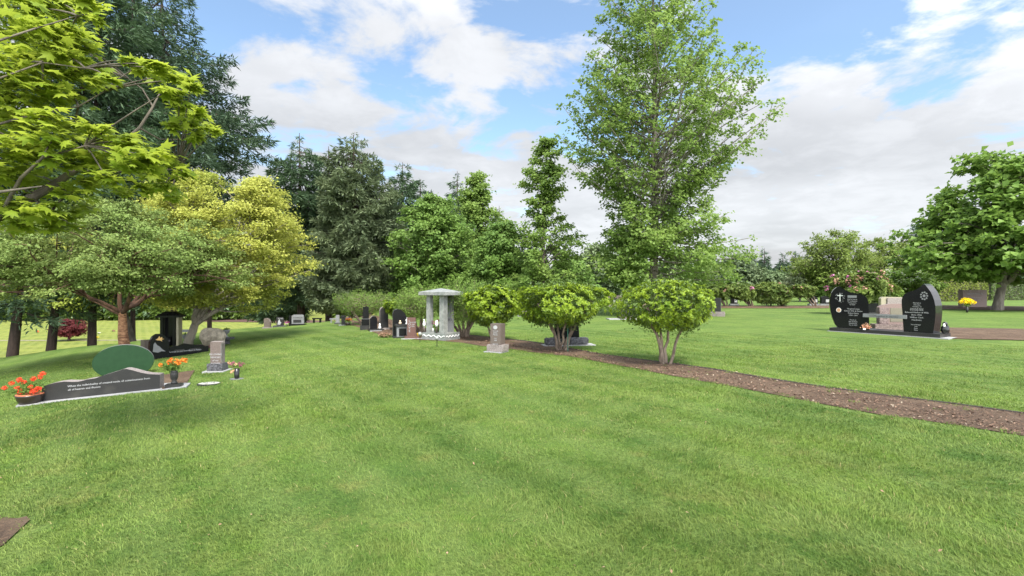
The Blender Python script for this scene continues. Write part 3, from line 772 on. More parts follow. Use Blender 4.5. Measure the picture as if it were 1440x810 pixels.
s.part(s.B().box(27, 42, .6, 1, 7, 12), 'name_plate', 'dark_granite'); s.part(s.B().box(50, 66, .6, 1, 7, 12), 'name_plate', 'dark_granite'); s.clear(-9, 88, -6, 14)
s.text("Forever in our hearts", 3.6, 34, .5, 11); s.text("Rest in Peace", 3.6, 58, .5, 11)
# ---- square post
s = Stone('stone_post', 'short square brown stone post left of the black bird monument', 204.5, 502, -20, 'stone post')
s.part(s.B().box(-4.6, 4.6, -4, 4, -2, 24, .2, .2), 'post', 'brown_granite', bevel=.006)
# ---- shrine
s = Stone('lantern_shrine', 'tall black stone shrine with flat capped roof beneath the golden maple', 240, 490, 15, 'shrine')
s.part(s.B().box(-13, 13, -10, 10, -2, 4), 'base', 'black_granite', bevel=.01)
s.part(s.B().box(-10, 7, 3, 9, 4, 44), 'back_panel', 'black_granite', bevel=.006)
for q in (-9, 6): s.part(s.B().box(q-1.8, q+1.8, -7, -3.5, 4, 44), 'post', 'black_granite', bevel=.004)
s.part(s.B().box(9, 12, -7, 8, 4, 44), 'side_panel', 'tan_granite', bevel=.004)
s.part(s.B().box(-15, 15, -11, 12, 44, 46.5).box(-15, 15, -11, 12, 46.5, 52, 9, 8), 'roof', 'black_granite', bevel=.006)
s.part(s.B().lathe([(3.5, 4), (4, 10), (3, 16), (0.5, 17)], -1.5, -2), 'urn', 'black_granite', smooth=True)
# ---- bench and planter
s = Stone('stone_bench', 'pale grey stone bench behind the golden maple trunk', 262, 478, 5, 'bench')
s.part(s.B().box(-13, 13, -4, 4, 11, 14.5), 'seat', 'grey_granite', bevel=.01)
for q in (-9, 9): s.part(s.B().box(q-2, q+2, -3, 3, -2, 11, .3, .3), 'leg', 'grey_granite', bevel=.008)
def urn(px, py, label, mat='grey_granite', ped=0):
    s = Stone('garden_urn', label, px, py, 0, 'urn'); z = ped
    if ped: s.part(s.B().box(-4, 4, -4, 4, -3, ped*.7, .6, .6).box(-9, 9, -6, 6, ped*.7, ped), 'pedestal', 'rough_dark', bevel=.01)
    s.part(s.B().lathe([(2.6, z-1), (2.8, z+1), (1.1, z+2.4), (1.6, z+4), (4.4, z+6.5), (5, z+9.5), (5.6, z+10.5), (4.6, z+10.5), (4, z+8.5)]), 'bowl', mat, smooth=True)
    plant_leaves(s.t, (0, 0, (z+11)*s.s), (3.4*s.s, 3.4*s.s, 2.5*s.s), 60, .05, 'plant_green', 2)
urn(260.5, 481, 'small grey stone urn in front of the pale bench'); urn(318, 484, 'grey urn planter on a dark pedestal right of the boulder', ped=10)
# ---- boulder memorial
s = Stone('memorial_boulder', 'rounded tan memorial boulder under the golden maple', 298, 489, 0, 'boulder')
s.part(s.B().blob((0, 2, 15), (17, 9, 13), .25, 1.4, 4, 3), 'boulder', 'boulder', smooth=True)
s.part(s.B().box(-13, 13, -3, 9, -2, 5), 'base', 'red_granite', bevel=.02)

# ---- three stones and a bench on the crest
s = Stone('leaning_headstone', 'weathered grey-brown headstone with slanted top, leftmost on the crest', 376, 461.5, -15)
s.part(s.B().prism([(-4.5, 1), (-5.2, 8), (-5, 13), (-2, 14.3), (3, 13), (5.4, 9), (4.8, 1)], -1.5, 2), 'slab', 'brown_granite', bevel=.01); s.part(s.B().box(-6.5, 7, -3, 3.5, -2, 1.6), 'base', 'rough_granite', bevel=.01)
s = Stone('crest_headstone', 'dark upright headstone with pale carving, middle one on the crest', 394, 459.5, -5)
s.part(s.B().box(-4.8, 4.8, -1.5, 1.5, 1, 13.5), 'slab', 'dark_granite', bevel=.006); s.part(s.B().box(-9, 9, -3, 3, -2, 1.8), 'base', 'rough_dark', bevel=.01)
s.part(s.B().prism([(-3, 3), (-2, 8), (0, 11), (1, 7), (2.5, 6), (1, 3)], -1.9, -1.5), 'etched_figure', 'engraving'); s.text("MOTHER", 2, 1.5, -1.7, 12.5)
flw = Stone('crest_bouquet', 'tiny red white and blue bouquet beside the middle crest stone', 404, 459.3, 0, 'bouquet')
flower_heads(flw.t, [(-1.4*flw.s, 0, 5*flw.s), (1.2*flw.s, 0, 5.6*flw.s)], 2.2*flw.s, 14, .05, 'magenta_flower', 2); flower_heads(flw.t, [(0, -flw.s, 4*flw.s)], 2*flw.s, 12, .05, 'dogwood_bract', 3); plant_leaves(flw.t, (0, 0, 2*flw.s), (1.5*flw.s, 1.5*flw.s, 2*flw.s), 30, .06, 'plant_green', 2)
s = Stone('wide_headstone', 'wide grey headstone with dark side wing on the crest', 418, 457.5, 3)
s.part(s.B().box(-11, 12, -3, 3, -2, 2), 'base', 'black_granite', bevel=.01); s.part(s.B().prism([(-7.5, 2), (-7.5, 13.5), (-5, 15), (7, 15), (9, 14), (9.5, 2)], -1, 1.5), 'slab', 'grey_granite', bevel=.008)
s.part(s.B().box(-11, -8, -1.5, 2, 2, 14), 'side_wing', 'black_granite', bevel=.006); s.text("ANDERSON", 2.6, 1, -1.2, 12, mat='engraving_dark')
s.part(s.B().box(-5, 6, -1.4, -1, 4, 8), 'panel', 'dark_granite')
s = Stone('crest_bench', 'small black granite bench on the crest before the dark firs', 446, 453.8, 0, 'bench')
s.part(s.B().box(-6.5, 6.5, -2, 2, 5, 6.6), 'seat', 'black_granite', bevel=.004)
for q in (-4.5, 4.5): s.part(s.B().box(q-1, q+1, -1.5, 1.5, -2, 5), 'leg', 'black_granite')

# ---- the row by the clipped shrubs
s = Stone('grey_bench', 'little grey stone bench at the far end of the row', 469, 454, 10, 'bench')
s.part(s.B().box(-5, 6, -2, 2, 4.6, 6.4), 'seat', 'grey_granite', bevel=.006)
for q in (-3, 4): s.part(s.B().box(q-.9, q+.9, -1.4, 1.4, -1, 4.6), 'leg', 'grey_granite')
s = Stone('slim_headstone', 'slim grey headstone next to the little grey bench', 475, 455.4, 15)
s.part(s.B().box(-2.6, 2.6, -1.5, 1.5, 0, 12.5, .3, .2), 'slab', 'grey_granite', bevel=.006); s.part(s.B().box(-4.5, 4.5, -2.6, 2.6, -1, 1.8), 'base', 'rough_dark', bevel=.01)
s = Stone('capped_headstone', 'grey headstone with rounded cap beside orange flowers', 483, 457.4, 15)
s.part(s.B().box(-2.8, 2.8, -1.6, 1.6, 0, 11).box(-4, 4, -2, 2, 11, 14, 1, .6), 'slab', 'dark_granite', bevel=.01); s.part(s.B().box(-6, 5, -6, 3, -1, .9), 'foundation', 'concrete')
fl = Stone('orange_bouquet', 'orange flowers in a dark bowl under the feathery shrub', 489, 457.5, 0, 'bouquet'); k = fl.s
fl.part(fl.B().lathe([(2, -1), (3, 1), (4, 4), (3.4, 4)]), 'bowl', 'dark_pot', smooth=True); flower_heads(fl.t, [(-2*k, 0, 8*k), (1.5*k, -k, 8.6*k), (3.8*k, 0, 8*k)], 2.4*k, 16, .06, 'orange_flower', 4); plant_leaves(fl.t, (0, 0, 6*k), (3.5*k, 3*k, 2.5*k), 60, .06, 'plant_green', 5)
s = Stone('stepped_monument', 'black stepped monument with tall rear slab and lower box stone', 513, 463.5, 18)
s.part(s.B().box(-6.5, 8, -6, 6, -2, 6), 'base', 'dark_granite', bevel=.006); s.part(s.B().box(-4.5, 6.5, -4, 3, 6, 15), 'low_block', 'grey_granite', bevel=.005, front='black_granite')
s.part(s.B().box(-2.5, 5.5, 3.2, 5.6, 6, 32), 'tall_slab', 'black_granite', bevel=.005)
s = Stone('slanted_headstone', 'dark block headstone with rough pale top, between stepped monument and brown arch', 524.5, 465, 25)
s.part(s.B().box(-6, 14, -8, 5, -2, 2.5), 'base', 'dark_granite', bevel=.01)
s.part(s.B().prism([(-4.5, 2.4), (-4.5, 17), (-1, 20.5), (3, 20.5), (5.5, 17), (5.5, 2.4)], -2, 4), 'slab', 'rough_granite', front='black_granite', bevel=.006)
s.part(s.B().lathe([(1.6, 2.5), (2, 5), (1, 7), (1.4, 9), (.3, 10.5)], 8.5, -5), 'figurine', 'white', smooth=True); s.part(s.B().slab([(-6, -14), (10, -14), (10, -8), (-6, -8)], -2, .8), 'foundation', 'concrete')
s = Stone('arched_headstone', 'brown-topped arched headstone with dark face beside the slanted block', 540, 463.5, 28)
s.part(s.B().prism([(-5.5, 0), (-5.5, 27), (-4.5, 30), (-1.5, 32), (3, 29.5), (5.5, 25), (6, 0)], -1.5, 5.5), 'slab', 'rough_granite', front='dark_granite', bevel=.006)
s.part(s.B().box(-7, 8, -4, 7, -2, 2.5), 'base', 'rough_granite', bevel=.02, sub=3, jitter=.02)
s = Stone('dry_flower_clump', 'low clump of faded flowers on the grass before the black arch', 541.5, 474.5, 0, 'flowers'); k = s.s
plant_leaves(s.t, (0, 0, 3.5*k), (9*k, 6*k, 5*k), 420, .05, 'dry_flower', 3, 'blossoms'); plant_leaves(s.t, (0, 0, 2.5*k), (8*k, 5*k, 4*k), 260, .05, 'plant_green', 4)
s = Stone('black_arch_headstone', 'black quarter-arch headstone with grey altar shelf carrying two statuettes', 566, 474, 20); k = s.s
s.part(s.B().prism([(-13, 0), (-13, 33), (-11.5, 38), (-7, 39.5), (-2, 38.5), (3, 34.5), (6, 29), (7, 23), (7, 0)], 3, 7), 'slab', 'grey_granite', front='black_granite', bevel=.008)
s.part(s.B().box(-9, 12, -9, 2.5, 0, 15.5), 'altar', 'grey_granite', bevel=.006); s.part(s.B().box(-11, 14, -11, 2.6, 15.5, 18.5), 'shelf', 'dark_granite', bevel=.008)
s.part(s.B().box(-6, 4, -9.5, -9, 2.5, 13), 'door_panel', 'black_granite'); s.part(s.B().box(-14, 15, -12, 8, -2, 1.5), 'base', 'dark_granite', bevel=.01); s.clear(-15, 16, -13, 9)
st = Stone('cherub_figurine', 'cream seated figurine on the left of the altar shelf', 560, 474, 0, 'figurine'); st.t.location = s.t.matrix_basis@Vector((-4*k, -5*k, 18.5*k))
st.part(B(k).blob((0, 0, 1.6), (2.2, 1.8, 1.8), .1, 1, 2, 1).blob((0, 0, 4.2), (1.3, 1.2, 1.4), .1, 1, 2, 2), 'figure', 'cream', smooth=True)
st = Stone('angel_statuette', 'white angel statuette on the right of the altar shelf', 566, 474, 0, 'figurine'); st.t.location = s.t.matrix_basis@Vector((6*k, -5*k, 18.5*k))
st.part(B(k).lathe([(3, 0), (2.6, 1.2), (1.4, 3), (1.8, 5), (1.2, 6.2), (.6, 6.6)]).blob((0, 0, 8), (1.25, 1.2, 1.4), .1, 1, 2, 2).blob((-1.9, .6, 5), (.7, .4, 1.8), 0, 1, 2).blob((1.9, .6, 5), (.7, .4, 1.8), 0, 1, 2), 'figure', 'white', smooth=True)
s = Stone('red_pillar_headstone', 'reddish brown pillar headstone with carved lettering left of the stone canopy', 578.5, 476, 12)
s.part(s.B().box(-6, 6, -4.5, 4.5, 3, 29.5), 'pillar', 'red_granite', bevel=.006); s.part(s.B().box(-9.5, 9.5, -7, 7, -2, 3.6), 'base', 'red_granite', bevel=.01, sub=2)
s.text("L\nO\nV\nE", 4.6, -2.6, -4.7, 27, gap=1.0); s.part(s.B().box(-14, 26, -11, -6, -2, .9), 'foundation', 'concrete'); s.clear(-14, 26, -12, 8)
s.text("WALKER\n1948\n2006", 2.2, 2, -4.7, 24)
s = Stone('yellow_cup', 'small yellow cup on the ground between red pillar and canopy', 588, 473.5, 0, 'cup'); s.part(s.B().lathe([(1.4, 0), (1.8, 5), (1.4, 5.2), (1.2, 1)]), 'cup', 'yellow_paint', smooth=True)

# ---- stone canopy
s = Stone('stone_canopy', 'pale grey stone canopy with four-sided roof on square pillars over a shrine panel', 620, 477, -33, 'canopy'); k = s.s
T = s.t
s.part(s.B().box(-22, 22, -16, 16, -2, 3.5).box(-21.5, 21.5, -15.5, 15.5, 3.5, 10), 'base', 'pale_marble', bevel=.008)
wav = []
for i in range(25): wav.append((-20+i*40/24, 6.2+1.1*math.sin(i*1.15)))
s.part(s.B().prism(wav+[(x, z-1.1) for x, z in wav[::-1]], -16.1, -15.6), 'wavy_band', 'white')
o = s.part(s.B().prism([(x*.7, z) for x, z in wav]+[(x*.7, z-1.1) for x, z in wav[::-1]], -22.1, -21.6), 'wavy_band', 'white'); o.rotation_euler = (0, 0, R(90))
s.part(s.B().box(-16, -8.5, -13, -6, 10, 62, .3, .3), 'pillar', 'pale_marble', bevel=.004)
s.part(s.B().box(8.5, 17, -13.5, -5, 10, 62, .3, .3), 'pillar', 'pale_marble', bevel=.004)
s.part(s.B().box(-6, 13, 9, 13, 10, 62), 'shrine_panel', 'grey_granite', bevel=.006)
s.part(s.B().box(0, 4.5, 8.2, 9, 42, 55), 'figure_relief', 'cream', bevel=.006)
s.text("IN\nMEMORY", 5, 3, 8.6, 36, mat='engraving_dark')
s.part(s.B().box(-25, 25, -19, 19, 62, 66.5).box(-25, 25, -19, 19, 66.5, 71.5, 24, 18), 'roof', 'pale_marble', bevel=.004)
s.clear(-24, 24, -18, 18)
def on_canopy(name, label, cat, x, y, z=10):
    q = thing(name, label, cat, T.matrix_basis@Vector((x*k, y*k, z*k))); return q
q = on_canopy('angel_statue', 'small white angel statue at the left pillar of the canopy', 'statue', -19.5, -13)
B(k).lathe([(1.8, 0), (1.5, 6), (1.2, 8)]).build('plinth', 'brown_granite', q, smooth=True); B(k).lathe([(1.6, 8), (2.2, 11), (1.4, 15), (.6, 15.8)]).blob((0, 0, 17), (1.2, 1.2, 1.4), .1, 1, 2).build('figure', 'white', q, smooth=True)
q = on_canopy('white_lantern', 'white lantern figure on brown stem in front of right canopy pillar', 'lantern', 4.5, -14)
B(k).lathe([(1.4, 0), (1.1, 8), (1.6, 9)]).build('stem', 'brown_granite', q, smooth=True); B(k).lathe([(2, 9), (2.4, 12), (2, 16), (1, 17.5)]).build('lantern_body', 'white', q, smooth=True)
q = on_canopy('green_planter', 'green pot with magenta orchids inside the canopy', 'flower pot', -3, -5)
B(k).lathe([(2.4, 0), (3.4, 7), (3, 7.2)]).build('pot', 'plant_green', q, smooth=True)
flower_heads(q, [(-5*k, 0, 14*k), (-2*k, -2*k, 12*k), (2*k, 0, 16*k), (4*k, 0, 11*k)], 2.6*k, 22, .035, 'magenta_flower', 4); plant_leaves(q, (0, 0, 9*k), (5*k, 4*k, 3*k), 90, .06, 'plant_green', 5)
q = on_canopy('white_cup', 'white cup beside the green pot inside the canopy', 'cup', -9, -6.5); B(k).lathe([(1.4, 0), (2, 5.5), (1.5, 5.6)]).build('cup', 'white', q, smooth=True)
for (px, py, lab, h) in ((590.5, 481.5, 'round white solar lamp at the left corner of the canopy base', 12), (614.5, 487.5, 'round white solar lamp on a stake before the canopy front', 12)):
    s = Stone('solar_lamp', lab, px, py, 0, 'garden lamp'); s.part(s.B().tube([(0, 0, -2), (0, 0, h-3)], .5), 'stake', 'black_paint'); s.part(s.B().blob((0, 0, h), (2.8, 2.8, 2.9), .05, 1, 3), 'globe', 'pale_marble', smooth=True)

# ---- brown pillar near the middle
s = Stone('inscribed_pillar', 'brown square pillar headstone with white emblem and lettering on a rough base', 700, 495, -27); k = s.s
s.part(s.B().box(-16, 12, -13, 10, -2, 1.3), 'foundation', 'concrete'); s.part(s.B().box(-13, 13, -9, 9, 1.3, 11), 'base', 'rough_granite', bevel=.012, sub=3, jitter=.014)
s.part(s.B().box(-8.2, 8.2, -7, 7, 11, 40), 'pillar', 'brown_granite', bevel=.005)
s.part(s.B().prism([(3.2*math.cos(a), 35+2.8*math.sin(a)) for a in np.linspace(0, 6.283, 20)[:-1]], -7.5, -7), 'emblem', 'engraving', )
s.text("ARTHUR\nJAMES\nMILLER\n\n1927\n2008\n\nREST IN\nPEACE", 2.35, 0, -7.2, 31, gap=1.1); s.clear(-16, 14, -13, 11)

# ---- black stone behind the middle clipped shrub
s = Stone('dark_headstone', 'broad black headstone on two rough blocks behind the middle clipped shrub', 797, 486, 10)
s.part(s.B().box(-34, 40, -8, 14, -1, 1.2), 'foundation', 'concrete')
s.part(s.B().prism([(-17, 10), (-16, 42), (-12, 44), (14, 44), (18, 40), (20, 8)], 4, 10), 'slab', 'black_granite', bevel=.008)
s.part(s.B().box(-30, -12, -5, 9, 1.2, 11), 'rough_block', 'rough_dark', bevel=.03, sub=3, jitter=.03); s.part(s.B().box(3, 31, -5, 9, 1.2, 11), 'rough_block', 'rough_dark', bevel=.03, sub=3, jitter=.03)
s.part(s.B().box(-13, 4, -3, 9, 1.2, 9), 'plinth', 'dark_granite'); s.clear(-34, 40, -9, 14)
s = Stone('metal_stake', 'thin green metal stake standing in the mulch by the middle shrub', 798.5, 494.5, 0, 'stake'); s.part(s.B().tube([(0, 0, -3), (0, 0, 38)], .55), 'rod', 'green_metal'); s.part(s.B().lathe([(.8, 37), (1.1, 38), (.8, 39.5)]), 'cap', 'green_metal', smooth=True)
s = Stone('post_sprinkler', 'dark slim post rising above the middle clipped shrub', 799.5, 0, 0, 'post', Y=19); s.part(s.B().tube([(0, 0, -3), (0, 0, 60)], 1.1), 'pole', 'black_paint'); s.part(s.B().box(-2.2, 2.2, -2.2, 2.2, 60, 69), 'head', 'black_paint', bevel=.01)

# ---- stones across the right lawn
def simple(name, label, px, py, w, h, d, mat, base=None, rz=0, basew=1.35, baseh=4, top=0, txt=None, front=None):
    s = Stone(name, label, px, py, rz); bh = baseh if base else 0
    if base: s.part(s.B().box(-w*basew/2, w*basew/2, -d*.95, d*.95, -1, bh), 'base', base, bevel=.012)
    s.part(s.B().prism([(-w/2, bh-(0 if base else 1)), (-w/2, h-top), (-w/4, h-top*.25), (0, h), (w/4, h-top*.25), (w/2, h-top), (w/2, bh-(0 if base else 1))] if top else [(-w/2, bh-(0 if base else 1)), (-w/2, h), (w/2, h), (w/2, bh-(0 if base else 1))], -d/2, d/2), 'slab', mat, bevel=.01, front=front)
    if txt: s.text(txt, w*.16, 0, -d/2-.25, h*.8, mat='engraving')
    return s
s = simple('rose_headstone', 'brown and grey carved headstone left of the right clipped shrub', 864, 431, 20, 15.5, 5, 'brown_granite', 'rough_granite', 0, 1.2, 2)
s.part(s.B().box(-4.5, 3, -3.2, -2.5, 4, 12), 'niche', 'dark_granite'); s.part(s.B().box(-2.5, 1, -3.7, -3.2, 4, 9), 'carving', 'engraving')
s = Stone('table_headstone', 'dark table-shaped stone with flared top, left behind the right shrub', 882, 449, 5)
s.part(s.B().box(-28, 16, -8, 10, -1, 1.2), 'foundation', 'concrete'); s.part(s.B().box(-12, 12, -5, 5, 1.2, 4.5), 'base', 'brown_granite', bevel=.01)
s.part(s.B().prism([(-7, 4.5), (-9, 15), (-10.5, 19), (10.5, 19), (9, 15), (7, 4.5)], -3, 3), 'slab', 'brown_granite', bevel=.008, front='dark_granite')
s = Stone('square_headstone', 'upright dark-faced headstone with grey edge right of the clipped shrub', 1002, 444.5, -25)
s.part(s.B().box(-14, 16, -7, 7, -1, 6.5), 'base', 'rough_granite', bevel=.012, sub=2, jitter=.02); s.part(s.B().box(-11, 11, -3.6, 3.6, 6.5, 25.5), 'slab', 'grey_granite', front='dark_granite', bevel=.006)
s.part(s.B().box(-40, -16, -7, 5, -1, 1), 'foundation', 'concrete'); s.part(s.B().box(-26, -17, -3, 4, 1, 6), 'side_block', 'grey_granite', bevel=.01)
s = Stone('bush_headstone', 'low grey headstone peeping out behind the left clipped shrub', 740, 445, 0); s.part(s.B().box(-12, 12, -5, 5, -1, 2), 'base', 'grey_granite', bevel=.01); s.part(s.B().box(-7, 7, -2, 2, 2, 9), 'slab', 'rough_granite', bevel=.01)
# canopy far away
s = Stone('picnic_canopy', 'distant open shelter with tan tented roof beyond the lawn', 985, 0, 0, 'shelter', Y=62)
s.part(s.B().prism([(-11, 15.5), (-4, 19.5), (3, 19.5), (11, 15.5), (11, 14.7), (-11, 14.7)], -9, 9), 'roof', 'tan_roof')
for q in (-8, 8): s.part(s.B().box(q-.5, q+.5, -7, -6, -1, 15), 'post', 'white')
s.part(s.B().box(-7, 7, 3, 6, 0, 9), 'counter', 'dark_granite')

# ---- double black monument
A = P(1166, 465.7); Bq = P(1322, 476.5); f, rz, L = vframe(A, Bq)
t = thing('double_monument', 'pair of curved black granite headstones joined by a grey bar on one long base', 'monument', A, rz)
hb = .135
B().box(0, L, .0, .9, -.05, hb).build('base', 'dark_granite', t, bevel=.006)
B().box(-.05, L+.22, -.06, 1.0, -.05, .018).build('foundation', 'concrete', t)
clear_box(t, -.1, L+.3, -.1, 1.05)
Lp = [(1178.9, 463.6), (1174.5, 456.5), (1170.5, 447), (1167.8, 437), (1166.8, 427), (1167.6, 418), (1169.4, 412), (1172.8, 407), (1176.5, 404), (1180.7, 402.4), (1184, 405), (1188, 407.5), (1193.5, 410), (1199.3, 411.7), (1205.5, 412.4), (1211.3, 413.8), (1216, 416), (1219.6, 419.8), (1221.2, 426), (1222, 441.3), (1222.9, 464.5)]
Rp = [(1270.6, 466.9), (1269.6, 453), (1268.9, 440), (1267.9, 430), (1267.8, 422), (1269, 417), (1271.5, 413.6), (1277.2, 410.5), (1283, 409), (1288.3, 407.2), (1293.5, 403.9), (1298.3, 399), (1302, 401.6), (1305, 405.6), (1308.4, 410), (1311, 415), (1313.6, 422), (1315.2, 430), (1315.6, 440), (1314.6, 452), (1312, 468)]
def fl(pts, dz=0, dy=.22):
    # pixel outline on the front face, which stands dy behind the base's front edge
    A2 = A+Vector((-math.sin(rz)*dy, math.cos(rz)*dy, 0)); B2 = Bq+Vector((-math.sin(rz)*dy, math.cos(rz)*dy, 0)); g, _, _ = vframe(A2, B2)
    return [g(*p) for p in pts]
dy = .16
for pts, nm in ((Lp, 'left'), (Rp, 'right')):
    q = fl(pts, 0, dy); q[0] = (q[0][0], hb-.002); q[-1] = (q[-1][0], hb-.002)
    o = B().prism(q, dy, dy+(.30 if nm == 'left' else .58), shift=-.17 if nm == 'left' else 0).build('headstone', 'black_granite', t, bevel=.006)
    tt = lambda body, size, px, py, sub=o: text(sub, body, size, fl([(px, py)], 0, dy)[0][0], dy-.004, fl([(px, py)], 0, dy)[0][1])
    if nm == 'left':
        def bar(px0, px1, py, hh, mat='engraving', name='name_panel'):
            (x0, z0), (x1, z1) = fl([(px0, py), (px1, py)], 0, dy); B().box(x0, x1, dy-.004, dy-.001, z0-hh/2, z0+hh/2).build(name, mat, o)
        bar(1192, 1204.8, 417, .085, 'grey_granite')
        tt("God has you in\nHis loving arms\nI have you in\nmy heart", .052, 1198.5, 419.8)
        tt("Margaret Louise\nBeloved Wife & Mother\nRobert Henry\n1934 - 2011", .062, 1200, 433.2)
        tt("Parents of\nAlan and Ruth\nMarried June\nThe 12, 1957", .050, 1199.5, 449)
        (x, z) = fl([(1181.3, 417)], 0, dy)[0]
        b = B(); b.box(x-.012, x+.012, dy-.006, dy-.001, z-.17, z+.10).box(x-.10, x+.10, dy-.0065, dy-.0015, z+.02, z+.045)
        b.build('cross_emblem', 'white', o)
        rs = np.random.RandomState(4); b = B()
        for i in range(26):
            a = rs.rand()*6.28; r_ = .10+.06*rs.rand(); b.box(x+r_*math.cos(a)-.012, x+r_*math.cos(a)+.012, dy-.003-.0001*i, dy-.001, z-.03+1.25*r_*math.sin(a)-.012, z-.03+1.25*r_*math.sin(a)+.010, rz=0)
        b.build('etched_roses', 'etching', o)
        (x, z) = fl([(1179.5, 436)], 0, dy)[0]
        B().prism([(x+.085*math.cos(a), z+.085*math.sin(a)) for a in np.linspace(0, 6.283, 25)[:-1]], dy-.006, dy-.001).build('portrait_rim', 'white', o)
        B().prism([(x+.065*math.cos(a), z+.07*math.sin(a)) for a in np.linspace(0, 6.283, 25)[:-1]], dy-.009, dy-.005).build('portrait', 'photo', o)
    else:
        tt("Married at\nSalt Lake\nOctober 14\nForever & always", .050, 1289.5, 425)
        tt("Dorothy Ann\nBeloved Mother & Wife\nBorn 1936\nWilliam Clark\nHendricks", .066, 1289, 434.5)
        tt("Son of Joseph\nPaul\nAnna\nMark", .048, 1288, 455.5)
        (x, z) = fl([(1299.5, 416)], 0, dy)[0]; b = B()
        for i in range(9):
            a = i*6.283/9; b.prism([(x+.085*math.cos(a)+.026*math.cos(c), z+.115*math.sin(a)+.028*math.sin(c)) for c in np.linspace(0, 6.283, 9)[:-1]], dy-.004-.0003*i, dy-.001)
        b.prism([(x+.038*math.cos(c), z+.045*math.sin(c)) for c in np.linspace(0, 6.283, 13)[:-1]], dy-.008, dy-.001)
        b.build('etched_flower', 'etching', o)
(x0, z0), (x1, z1) = fl([(1214.2, 443.3), (1275.7, 444)], 0, dy)
B().box(x0, x1, dy-.05, dy-.006, z0-.065, z0+.065).build('joining_bar', 'grey_granite', t, bevel=.004)
text(t, "Together in eternity", .085, (x0+x1)/2+.06, dy-.052, z0+.035, 'engraving_dark')
k = A.y/FPX
def on_base(name, label, cat, px, back=.08):
    g = fl([(px, 466)], 0, back)[0]; return thing(name, label, cat, t.matrix_basis@Vector((g[0], back, hb)))
q = on_base('dried_bouquet', 'dried brown flowers with a white card at the foot of the left black headstone', 'bouquet', 1218, .06)
flower_heads(q, [(-.09, 0, .15), (.0, -.02, .2), (.1, 0, .13), (.04, .02, .1), (-.03, -.03, .09)], .07, 30, .04, 'dry_flower', 4); plant_leaves(q, (0, 0, .1), (.2, .06, .11), 130, .05, 'tan' if 0 else 'peach_flower', 7, 'dry_foliage')
B().box(-.14, -.05, -.05, -.04, 0, .05).build('card', 'white', q)
q = on_base('black_ornament', 'small black angel ornament behind the right end of the long base', 'ornament', 1329, .45)
B().blob((0, 0, .13), (.12, .1, .15), .3, 2, 3, 3).blob((0, 0, .30), (.07, .07, .08), .1, 1, 2).build('figure', 'black_paint', q, smooth=True); B().blob((-.05, -.03, .26), (.04, .03, .07), .1, 1, 2).build('wing', 'white', q, smooth=True)

# ---- pink stones behind it
s = Stone('pink_headstone', 'pink granite headstone with rough left side seen between the black pair', 1253, 464, -8); s.t.location = on(1253, 19.3); s.s = 19.3/FPX
s.part(s.B().box(-24, 28, -7, 7, -1, 8.5), 'base', 'rough_pink', bevel=.012, sub=3, jitter=.02)
s.part(s.B().prism([(-16, 8.5), (-17, 32), (-12, 35), (-2, 37), (14, 37), (23, 33), (23, 8.5)], -3.5, 4), 'slab', 'pink_granite', bevel=.008)
s.part(s.B().box(-17.2, -5, -4.2, 4.4, 8.6, 31.5), 'rough_edge', 'rough_pink', bevel=.012, sub=3, jitter=.02)
s.part(s.B().box(-3, 22, -4.1, -3.5, 12, 31), 'panel', 'tan_dark'); s.clear(-25, 29, -8, 8)
s = Stone('scroll_headstone', 'tan headstone with raised scroll block behind the pink one', 1255, 0, -5, Y=24)
s.part(s.B().prism([(-17, -1), (-17, 33), (-14, 35.5), (14, 35), (17, 32), (17, -1)], -3, 3), 'slab', 'tan_granite', bevel=.01)
s.part(s.B().box(-10, 14, -5, -3, 24, 34), 'scroll', 'rough_granite', bevel=.02)
s = Stone('black_box_headstone', 'low black headstone under the pink rhododendron', 1225, 0, 0, Y=30); s.part(s.B().box(-6, 10, -3, 3, -1, 17), 'slab', 'black_granite', bevel=.01); s.part(s.B().box(-9, 16, -5, 5, -1, 4), 'base', 'dark_granite', bevel=.01)

# ---- right: wide pink-brown stone, flowers, small distant stones
s = Stone('wide_pink_headstone', 'wide pinkish brown headstone standing left of the broad-leaved tree', 1367.5, 433.5, 0)
s.part(s.B().box(-17, 17, -4, 4, -1, 26), 'slab', 'pink_granite', bevel=.02); s.text("RICHARDSON", 3.4, 0, -4.2, 22); s.text("In God's Care\n1922 - 2001", 2.4, 2, -4.2, 16)
s = Stone('yellow_bouquet', 'bunch of yellow flowers in a ground vase before the wide pinkish stone', 1360, 439.5, 0, 'bouquet'); k = s.s
s.part(s.B().lathe([(1.2, -1), (1.6, 8), (1.2, 8)]), 'vase', 'dark_granite', smooth=True)
flower_heads(s.t, [(x*k, y*k, z*k) for x, y, z in [(-9, 0, 15), (-6, -1, 18), (-2, 0, 19), (2, -1, 18), (6, 0, 16.5), (10, 0, 14), (-4, -2, 14), (0, -2, 15.5), (3, -2, 14.5)]], 3.2*k, 26, .11, 'yellow_flower', 4); plant_leaves(s.t, (0, 0, 11*k), (6*k, 4*k, 4*k), 90, .12, 'plant_green', 5)
simple('grey_distant_headstone', 'small pale grey headstone in front of the far hedge', 1342, 416.5, 11, 9.5, 3, 'grey_granite', 'grey_granite', 0, 1.2, 1.2)
simple('pink_distant_headstone', 'small pink headstone at the left foot of the far hedge', 1323, 417, 8, 11, 3, 'pink_granite', None)
for i, (px, h, lab) in enumerate(((1417, 6, 'low black headstone right of the broad-leaved tree trunk'), (1432, 6.5, 'low brown headstone at the right picture edge'), (1396, 5, 'tiny grey headstone in the far grass left of the trunk'))):
    simple('low_headstone', lab, px, 416 if i < 2 else 417, (7, 11, 6)[i], h, 2.5, ('dark_granite', 'brown_granite', 'grey_granite')[i], None)
